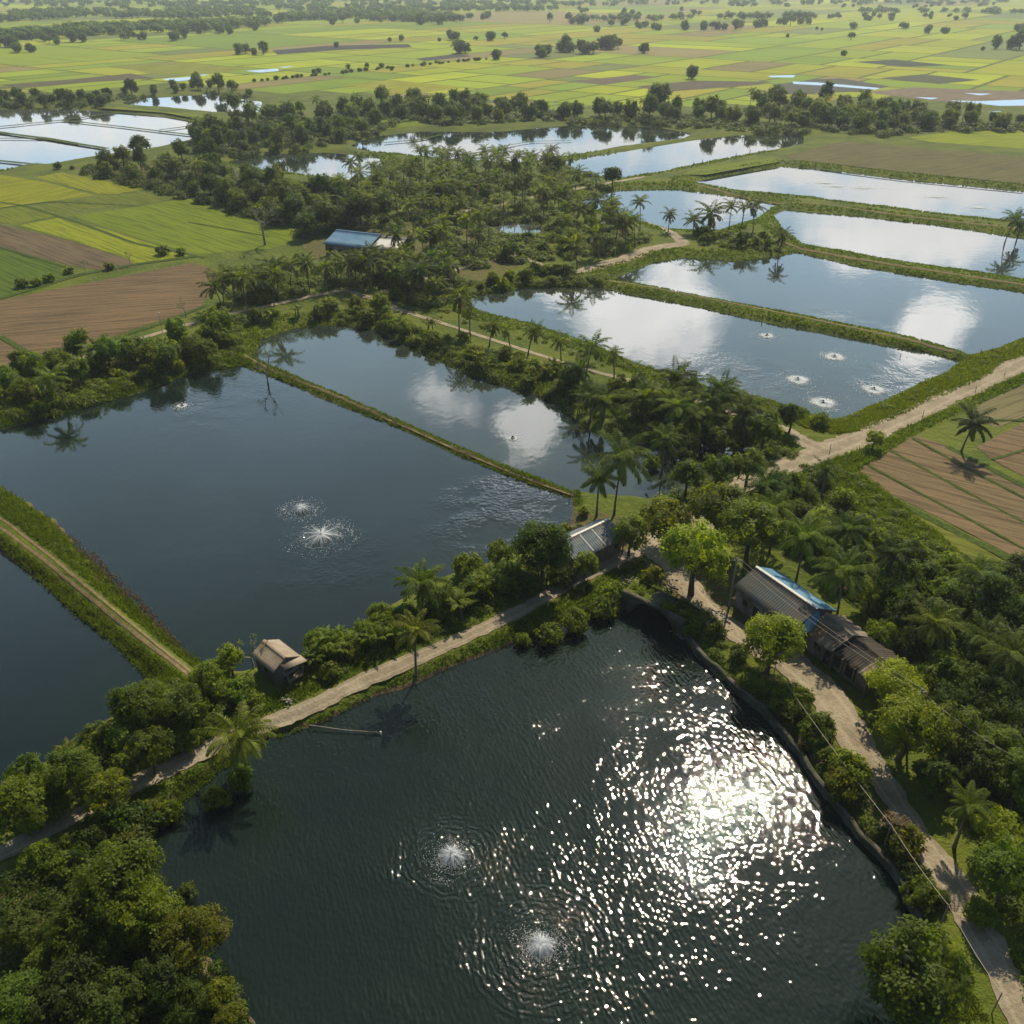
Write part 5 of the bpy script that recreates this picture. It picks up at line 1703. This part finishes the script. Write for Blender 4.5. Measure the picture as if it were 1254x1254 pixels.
for s in (-1, 1):
    hm.box((min(s * rad, s * half), 0, -.9), (max(s * rad, s * half), dep, .0))
    hm.add([(s * rad, 0, 0), (s * half, 0, 0), (s * half, 0, top)], None, [(0, 1, 2)] if s > 0 else [(0, 2, 1)])
    hm.add([(s * half, 0, 0), (s * half, dep, 0), (s * half, dep, top), (s * half, 0, top)], [(0, 1, 2, 3)])
link('headwall', hm.mesh('headwall', M['stone']), cv)
va = MB()
V = []
for i in range(nA):
    V += [(arcx[i] * .99, dep, arcz[i]), (arcx[i] * .99, dep + 3.1, arcz[i])]
va.add(V, [(i * 2, i * 2 + 1, i * 2 + 3, i * 2 + 2) for i in range(nA - 1)])
va.add([(-half, dep + 3.1, -.9), (half, dep + 3.1, -.9), (half, dep + 3.1, top - .3), (-half, dep + 3.1, top - .3)], [(0, 1, 2, 3)])
link('vault', va.mesh('vault', M['stone']), cv)
dk = MB()
h2 = half + 1.6
dk.add([(-half, dep, top - .12), (half, dep, top - .12), (h2, dep + 4.6, LAND), (-h2, dep + 4.6, LAND), (-half - .9, dep, .2), (half + .9, dep, .2)],
       [(0, 1, 2, 3)], [(0, 3, 4), (1, 5, 2)])
link('embankment', dk.mesh('embankment', M['ground']), cv)
pr = MB()
Rr = rad + .32
V = []
for i in range(nA):
    c_, s_ = math.cos(an[i]), max(math.sin(an[i]) * min(1.2, 2.45 / rad), 0)
    V += [(rad * c_, -.09, rad * s_), (Rr * c_, -.09, Rr * s_ + .0), (rad * c_, -.003, rad * s_), (Rr * c_, -.003, Rr * s_)]
pr.add(V, sum([[(i * 4, i * 4 + 4, i * 4 + 5, i * 4 + 1), (i * 4 + 1, i * 4 + 5, i * 4 + 7, i * 4 + 3), (i * 4, i * 4 + 2, i * 4 + 6, i * 4 + 4)] for i in range(nA - 1)], []))
link('arch_ring', pr.mesh('arch_ring', M['concrete']), cv)

# rubble heaps on the yard
def rubble(px, n, spread, label):
    w = G(*px)
    z = gz1(w)
    mb = MB()
    for _ in range(n):
        c = np.array((w[0] + rng.normal() * spread, w[1] + rng.normal() * spread, z + abs(rng.normal()) * .18))
        V = np.array([(1, 0, 0), (-1, 0, 0), (0, 1, 0), (0, -1, 0), (0, 0, 1), (0, 0, -1)]) * rng.uniform(.08, .28, (6, 3)) + rng.normal(size=(6, 3)) * .03 + c
        mb.add(V, None, [(0, 2, 4), (2, 1, 4), (1, 3, 4), (3, 0, 4), (2, 0, 5), (1, 2, 5), (3, 1, 5), (0, 3, 5)])
    tag(link('rubble', mb.mesh('rubble', M['pole'])), label, 'rubble', None, 'stuff')


rubble((768, 712), 60, .8, 'pale rubble beside the culvert arch'); rubble((882, 757), 70, .9, 'pale rubble at the foot of the long house yard'); rubble((822, 716), 50, .8, 'pale rubble on the lane over the culvert')
rubble((352, 858), 30, .4, 'small pale rubble heap between hut and lane'); rubble((838, 766), 40, .7, 'broken stones at the start of the retaining wall')
# bamboo pole in the water
a, b = G(379, 888, .5), G(466, 897, .25)
mb = MB(); mb.tube([(a[0], a[1], .5), ((a[0] + b[0]) / 2, (a[1] + b[1]) / 2 - .1, .28), (b[0], b[1], .25)], [.06, .055, .045], 6)
r = link('bamboo_pole', mb.mesh('bamboo_pole', M['pole']))
tag(r, 'long bamboo pole reaching from the lane bank over the near pond', 'pole')
fl = MB(); fl.tube([(b[0], b[1], -.1), (b[0], b[1], .38)], [.10, .10], 8)
link('float', fl.mesh('float', M['white']), r)

# posts: foot px, height m, thickness, material, label
POSTS = [(934,387,1.4,.09,'hole','dark post on the long bund, alone at its bend'), (1104,430,1.5,.08,'hole','dark post on the long bund, first of two near its lower end'), (1112,431,1.0,.07,'hole','short dark post on the long bund beside the taller one'),
         (1148,437,1.1,.08,'hole','dark post at the lower end of the long bund'), (1164,441,.9,.08,'hole','short dark post where the long bund meets the roadside'), (1201,432,1.2,.07,'hole','dark post in the roadside grass, upper one'), (1216,426,1.0,.07,'hole','dark post in the roadside grass, next to the upper one'), (1254,414,1.2,.07,'hole','dark post in the roadside grass at the frame edge'),
         (849,203,1.6,.12,'hole','dark stake on the bund of the low pond, westmost'), (860,200,1.8,.13,'hole','dark stake on the bund of the low pond, second'), (901,193,2.0,.14,'hole','dark stake on the bund of the low pond, third'), (918,189,2.2,.15,'hole','dark stake on the bund of the low pond, eastmost'),
         (1016,553,1.5,.07,'white','white marker post at the road bend'), (1130,509,1.2,.06,'pole','grey roadside post, between the road bend and the culvert block'), (1194,480,1.3,.06,'pole','grey roadside post beside the wet field'), (1229,462,1.2,.06,'pole','grey roadside post by the frame edge'),
         (662,593,1.1,.06,'pole','thin stake at the lower end of the bund between two ponds'), (697,606,1.0,.07,'pole','pale stake at the corner where the bund meets the yard'), (464,516,.9,.06,'pole','thin stake on the bund between two ponds, upper one')]
for px, py, h, t, mt, lb in POSTS:
    w = G(px, py)
    z = gz1(w)
    mb = MB(); mb.tube([(w[0], w[1], z - .3), (w[0] + .03, w[1], z + h * .5), (w[0] + .05 * h * rng.normal(), w[1], z + h)], [t, t * .95, t * .85], 6)
    tag(link('post', mb.mesh('post', M[mt])), lb, 'post')

# slim lamp pole on the field track
w = G(199, 407)
r = link('track_lamp', None, None, (w[0], w[1], LAND))
mb = MB(); mb.tube([(0, 0, -.3), (0, 0, 2.2), (.02, 0, 4.2)], [.07, .06, .045], 6); link('pole', mb.mesh('pole', M['pole']), r)
mb = MB(); mb.tube([(.02, 0, 4.2), (.02, 0, 4.3), (.02, 0, 4.5), (.02, 0, 4.6)], [.08, .2, .18, .05], 8); link('lamp_head', mb.mesh('lamp_head', M['white']), r)
tag(r, 'slim pole with a small lamp head on the track beside the ploughed field', 'lamp')

# utility poles hidden in the trees, and the wires between them
def upole(px, py, h, lb):
    w = G(px, py)
    z = gz1(w)
    r = link('utility_pole', None, None, (w[0], w[1], z))
    mb = MB(); mb.tube([(0, 0, -.5), (0, 0, h * .5), (0, 0, h)], [.14, .12, .10], 8); link('shaft', mb.mesh('shaft', M['pole']), r)
    mb = MB(); mb.box((-.7, -.06, h - .5), (.7, .06, h - .38)); link('cross_arm', mb.mesh('cross_arm', M['board']), r)
    tag(r, lb, 'utility pole')
    return np.array((w[0], w[1], z + h - .3))


def wire(p, q, sag, lb, dx=0.0, rad=.022):
    t = np.linspace(0, 1, 24)[:, None]
    P = p + (q - p) * t
    P[:, 2] -= sag * 4 * (t[:, 0] * (1 - t[:, 0]))
    P[:, 0] += dx
    mb = MB(); mb.tube(P, np.full(24, rad), 4, False)
    tag(link('power_line', mb.mesh('power_line', M['wire'])), lb, 'power line')


pa = upole(893, 742, 7.5, 'grey utility pole beside the large bright yard tree')
pb = upole(1110, 905, 7.0, 'grey utility pole inside the large bright tree at the lane bend')
wire(pa, pb, .8, 'pale power line over the long house roof, pond side', -.28)
wire(pa + (0, 0, .25), pb + (0, 0, .2), .85, 'pale power line over the long house roof, forest side', .28)
pc = upole(1262, 1010, 7.0, 'grey utility pole at the frame edge in the dark forest')
wire(pb, pc, .8, 'thin power line across the dark forest')
w1 = G(945, 838, LAND); w2 = G(1085, 1030, LAND); w3 = G(1152, 1132, LAND); w4 = G(1215, 1240, LAND)
e1, e2, e3, e4 = [np.array((w[0], w[1], LAND + hh)) for w, hh in ((w1, 2.6), (w2, 2.2), (w3, 2.6), (w4, 2.6))]
wire(e1, e2, .35, 'cable sagging along the retaining wall, upper span', 0, .03)
wire(e2, e3, .25, 'cable along the retaining wall near the big dark tree', 0, .03)
wire(e3, e4, .3, 'cable over the lower lane at the bottom', 0, .03)
for e, lb in ((e1, 'short cable post under the yellow green tree'), (e2, 'short cable post by the dry brown bush'), (e3, 'short cable post at the wall end'), (e4, 'short cable post beside the lower lane')):
    mb = MB(); mb.tube([(e[0], e[1], .3), (e[0], e[1], 1.5), (e[0], e[1], e[2] + .1)], [.07, .06, .05], 6)
    tag(link('cable_post', mb.mesh('cable_post', M['pole'])), lb, 'post')

# ------------------------------------------------------------------ aerators
def droplet(mb, P, s):
    k = len(P)
    O = np.array([(1, 0, 0), (-1, 0, 0), (0, 1, 0), (0, -1, 0), (0, 0, 1), (0, 0, -1)], float)
    T = np.array([(0, 2, 4), (2, 1, 4), (1, 3, 4), (3, 0, 4), (2, 0, 5), (1, 2, 5), (3, 1, 5), (0, 3, 5)])
    s = np.broadcast_to(np.asarray(s, float), (k,))
    V = (P[:, None, :] + O[None] * s[:, None, None]).reshape(-1, 3)
    mb.add(V, None, (T[None] + (np.arange(k) * 6)[:, None, None]).reshape(-1, 3))


def flecks(mb, P, s):
    k = len(P)
    a = rng.uniform(0, 6.28, k)
    O = np.stack([np.cos(a), np.sin(a), 0 * a], 1)
    B = np.stack([-np.sin(a), np.cos(a), 0 * a], 1) * rng.uniform(.4, 1, k)[:, None]
    s = np.broadcast_to(np.asarray(s, float), (k,))[:, None] * 1.5
    P = P + np.column_stack([np.zeros((k, 2)), rng.random(k) * .05])
    V = np.stack([P - O * s, P - B * s, P + O * s, P + B * s], 1).reshape(-1, 3)
    mb.add(V, np.arange(4 * k).reshape(-1, 4))


def aerator(px, py, label, group, reach, style):
    x, y = G(px, py, 0)
    far = y > 130
    r = link('pond_aerator', None, None, (x, y, 0), rng.uniform(0, 6))
    tag(r, label, 'aerator', group)
    s = 1.0 if not far else 1.35
    mb = MB(); mb.tube([(0, 0, -.1), (0, 0, .02), (0, 0, .12), (0, 0, .16)], np.array([.30, .34, .32, .22]) * s, 12)
    link('float', mb.mesh('float', M['black']), r)
    mb = MB(); mb.tube([(0, 0, .14), (0, 0, .3), (0, 0, .5), (0, 0, .55)], np.array([.14, .15, .13, .05]) * s, 10)
    link('motor', mb.mesh('motor', M['black']), r)
    sp = MB()
    nj = {'burst': 120, 'star': 150, 'ring': 80, 'far': 24, 'small': 12}[style]
    for i in range(nj):
        a = rng.uniform(0, 2 * PI)
        if style == 'star':
            a = round(a / (2 * PI / 9)) * 2 * PI / 9 + rng.normal() * .10 if i % 3 else a
        L = reach * rng.uniform(.15, 1.0) ** .8 * (1.45 if style == 'star' and i % 3 else 1)
        hgt = rng.uniform(.25, .8) * (1 if style != 'star' else .7)
        t = np.linspace(.06, 1, 7)
        wv = rng.normal() * .12
        if style in ('far', 'small'):
            hgt *= .35
        P = np.column_stack([np.cos(a + wv * t ** 2) * L * t, np.sin(a + wv * t ** 2) * L * t, .25 * (1 - t) + hgt * 4 * t * (1 - t) * .6 + .02])
        sp.tube(P, np.linspace(.075, .008, 7) * rng.uniform(.35, 1.0) * s, 3, False)
    n = {'burst': 5200, 'star': 4200, 'ring': 1600, 'far': 350, 'small': 120}[style]
    rad = reach * np.abs(rng.normal(size=n)) * .52
    a = rng.uniform(0, 2 * PI, n)
    P = np.column_stack([np.cos(a) * rad, np.sin(a) * rad, np.abs(rng.normal(size=n)) * .35 * np.exp(-rad / reach) + .02])
    droplet(sp, P, rng.uniform(.008, .034, n) * s)
    link('spray', sp.mesh('spray', M['foam']), r)['kind'] = 'stuff'
    fo = MB()
    # foam flecks: loose arcs where the jets come down
    nr = {'burst': 9, 'star': 12, 'ring': 8, 'far': 4, 'small': 2}[style]
    for i in range(nr):
        a0 = rng.uniform(0, 2 * PI); da = rng.uniform(.3, 1.5)
        R0 = reach * rng.uniform(.9, 1.9)
        k = int(da * R0 * 14)
        aa = a0 + np.linspace(0, da, k) + rng.normal(size=k) * .015
        rr_ = R0 * (1 + .09 * np.sin(aa * 5 + i) + .04 * np.sin(aa * 17 + 2 * i)) + rng.normal(size=k) * .07
        flecks(fo, np.column_stack([np.cos(aa) * rr_, np.sin(aa) * rr_, np.full(k, .01)]), rng.uniform(.006, .05 if style != 'burst' else .028, k) * s * (rng.random(k) < .75))
    if style in ('far', 'small'):
        k = 5200 if style == 'far' else 2200
        a = rng.uniform(0, 2 * PI, k)
        rad = reach * (.15 + np.abs(rng.normal(size=k)) * .42) * (1 + .16 * np.sin(a * 3 + px) + .10 * np.sin(a * 7 + py) + .08 * np.sin(a * 23))
        flecks(fo, np.column_stack([np.cos(a) * rad, np.sin(a) * rad, np.full(k, .015)]), rng.uniform(.03, .10, k) * np.clip(1.5 - rad / reach, .25, 1))
    k = 260 if style in ('star', 'ring') else 120
    rad = reach * (1.0 + 1.3 * rng.random(k)); a = rng.uniform(0, 2 * PI, k)
    flecks(fo, np.column_stack([np.cos(a) * rad, np.sin(a) * rad, np.full(k, .012)]), rng.uniform(.012, .05, k) * (s if style != 'burst' else .6))
    link('foam', fo.mesh('foam', M['foam']), r)['kind'] = 'stuff'


AG = 'aerators splashing in the ponds'
aerator(553, 1049, 'splashing aerator in the near pond, farther one with fine rings', AG, 1.5, 'burst')
aerator(662, 1159, 'splashing aerator in the near pond, lowest in the photo', AG, 1.5, 'burst')
aerator(368, 624, 'small aerator in the large pond with a ring of foam around it', AG, 1.7, 'ring')
aerator(393, 657, 'star shaped splash of an aerator in the large pond', AG, 2.6, 'star')
aerator(628, 537, 'lone little aerator on the cloud reflection in the second pond', AG, .8, 'small')
aerator(223, 497, 'faint aerator at the upper end of the large pond', AG, .9, 'small')
for px, py, rc, st, lb in ((1022,437,2.3,'far','white foam disc of an aerator, upper one of four in the wide pond'), (977,465,2.4,'far','white foam disc of an aerator, westmost of four in the wide pond'), (1008,493,2.6,'far','broad white foam disc of an aerator, lowest of four in the wide pond'), (1070,477,2.4,'far','white foam disc of an aerator, eastmost of four in the wide pond'),
                    (939,411,1.8,'small','small foam patch of an aerator in the wide pond near the long bund'), (838,456,1.4,'small','foam patch beside the palm row bund')):
    aerator(px, py, lb, AG, rc, st)

for px, py, rc, lb in ((1024,228,2.4,'white foam patch in the back pond, westmost of three'), (1058,230,3.6,'long white foam patch in the back pond, middle of three'), (1148,241,3.4,'white foam patch in the back pond, eastmost of three'), (1198,254,2.0,'faint foam fleck at the lower shore of the back pond'), (1010,224,1.8,'small foam fleck at the head of the back pond')):
    x, y = G(px, py, 0)
    fo = MB(); k = 1500
    a = rng.uniform(0, 2 * PI, k)
    rad = rc * np.abs(rng.normal(size=k)) * .5 * (1 + .25 * np.sin(a * 3 + px))
    flecks(fo, np.column_stack([np.cos(a) * rad * 1.9, np.sin(a) * rad, np.full(k, .012)]), rng.uniform(.03, .12, k))
    o = link('foam_patch', fo.mesh('foam_patch', M['foam']), None, (x, y, 0))
    tag(o, lb, 'foam', None, 'stuff')

# ------------------------------------------------------------------ air, sky, sun, camera
hz = MB(); hz.box((-14000, -420, -2.0), (14000, 12900, 74.0))
m, nt, out = new_mat('haze')
v = nt.nodes.new('ShaderNodeVolumePrincipled')
v.inputs['Color'].default_value = (.80, .90, .98, 1)
v.inputs['Density'].default_value = HAZE_D = 0.00013
v.inputs['Anisotropy'].default_value = .25
nt.links.new(v.outputs[0], out.inputs['Volume'])
tag(link('haze', hz.mesh('haze', m)), kind='stuff')

SAZ, SEL = sdir(893, 985)
w = bpy.data.worlds.new('World')
scene.world = w
w.use_nodes = True
nt = w.node_tree
nt.nodes.clear()
out = nt.nodes.new('ShaderNodeOutputWorld')
bg = nt.nodes.new('ShaderNodeBackground')
nt.links.new(bg.outputs[0], out.inputs[0])
sky = nt.nodes.new('ShaderNodeTexSky')
sky.sky_type = 'NISHITA'
sky.sun_disc = False
sky.sun_elevation = SEL
sky.sun_rotation = SAZ
sky.air_density = 1.0
sky.dust_density = 1.6
sky.ozone_density = 1.5
STR = .05
tc = nt.nodes.new('ShaderNodeTexCoord').outputs['Generated']
sx = nt.nodes.new('ShaderNodeSeparateXYZ')
nt.links.new(tc, sx.inputs[0])
az = math_(nt, 'ARCTAN2', sx.outputs[0], sx.outputs[1])
el = math_(nt, 'ARCSINE', sx.outputs[2])
cx = nt.nodes.new('ShaderNodeCombineXYZ')
nt.links.new(az, cx.inputs[0]); nt.links.new(el, cx.inputs[1])
ae = cx.outputs[0]
wn = N(nt, 'ShaderNodeTexNoise', Scale=9.0, Detail=5.0, Roughness=.6)
nt.links.new(tc, wn.inputs['Vector'])
warp = vmath(nt, 'SCALE', vmath(nt, 'SUBTRACT', wn.outputs['Color'], (.5, .5, .5)), .10)
aw = vmath(nt, 'ADD', ae, warp)
# the clouds of that afternoon: position read off their mirror image in the ponds
CLOUDS = [(795,392,85,50,1.25),(700,365,70,22,.7),(650,515,42,48,1.2),(545,490,50,36,.6),(1140,398,42,34,1.2),(830,338,48,30,.8),(1110,300,105,26,1.2),(1060,262,90,26,.8),(940,212,140,18,1.0),(1130,236,120,22,1.15),(900,250,70,22,.8),(640,178,230,18,.95),(900,180,130,16,.9),(120,165,200,34,.75),(380,205,120,22,.8),(240,128,140,16,.9),(1210,450,60,30,.35),(1150,480,90,30,.45),(240,480,60,26,.35),(880,520,60,40,.6)]
tot = None
for px, py, rx, ry, s in CLOUDS:
    a0, e0 = sdir(px, py)
    d = vmath(nt, 'LENGTH', vmath(nt, 'MULTIPLY', vmath(nt, 'SUBTRACT', aw, (a0, e0, 0)), (FPX / rx, FPX / ry, 0)))
    f = sstep(nt, d, .2, 1.7, s, 0)
    tot = f if tot is None else math_(nt, 'MAXIMUM', tot, f)
fine = noise(nt, tc, 26.0, 6, .62)
dens = sstep(nt, math_(nt, 'ADD', tot, math_(nt, 'MULTIPLY', math_(nt, 'SUBTRACT', fine, .5), 1.15)), .26, 1.0)
front = sstep(nt, math_(nt, 'ABSOLUTE', math_(nt, 'SUBTRACT', az, .25)), .6, 1.8, 1.0, .1)
veil = math_(nt, 'MULTIPLY', front, sstep(nt, el, .22, .78, 1.0, 0.0))
big = noise(nt, tc, 4.0, 4, .55)
veil = math_(nt, 'MULTIPLY', veil, sstep(nt, big, .25, .75, .75, 1.1))
skyc = vmath(nt, 'SCALE', vmath(nt, 'MULTIPLY', sky.outputs[0], (.92, 1.06, 1.02)), STR)
skyv = mix(nt, veil, skyc, (.84, 1.18, 1.48, 1))
lum = sstep(nt, el, .14, .36, 1.55, 3.9)
cl_col = vmath(nt, 'SCALE', mix(nt, fine, (.74, .75, .77, 1), (1.0, .97, .93, 1)), lum)
final = mix(nt, dens, skyv, cl_col)
nt.links.new(final, bg.inputs['Color'])
bg.inputs['Strength'].default_value = 1.0

sun = bpy.data.lights.new('sun', 'SUN')
sun.energy = 5.0
sun.angle = math.radians(.53)
sun.color = (1.0, .86, .62)
so = bpy.data.objects.new('sun', sun)
col.objects.link(so)
s = Vector((math.sin(SAZ) * math.cos(SEL), math.cos(SAZ) * math.cos(SEL), math.sin(SEL)))
so.rotation_euler = s.to_track_quat('Z', 'Y').to_euler()
so.location = (30, 60, 300)

cam = bpy.data.cameras.new('camera')
cam.sensor_fit = 'HORIZONTAL'
cam.sensor_width = 36
cam.angle = math.radians(60)
cam.clip_end = 40000
co = bpy.data.objects.new('camera', cam)
col.objects.link(co)
co.location = (0, 0, H)
co.rotation_euler = (math.radians(90) - PITCH, 0, 0)
scene.camera = co

vs = scene.view_settings
vs.view_transform = 'Standard'
vs.look = 'None'
vs.exposure = 0.22
vs.gamma = 1.0
vs.use_curve_mapping = False
cy = scene.cycles
cy.use_denoising = True
cy.max_bounces = 6
cy.diffuse_bounces = 2
cy.glossy_bounces = 3
cy.transmission_bounces = 3
cy.volume_bounces = 0
cy.transparent_max_bounces = 8
cy.sample_clamp_indirect = 6
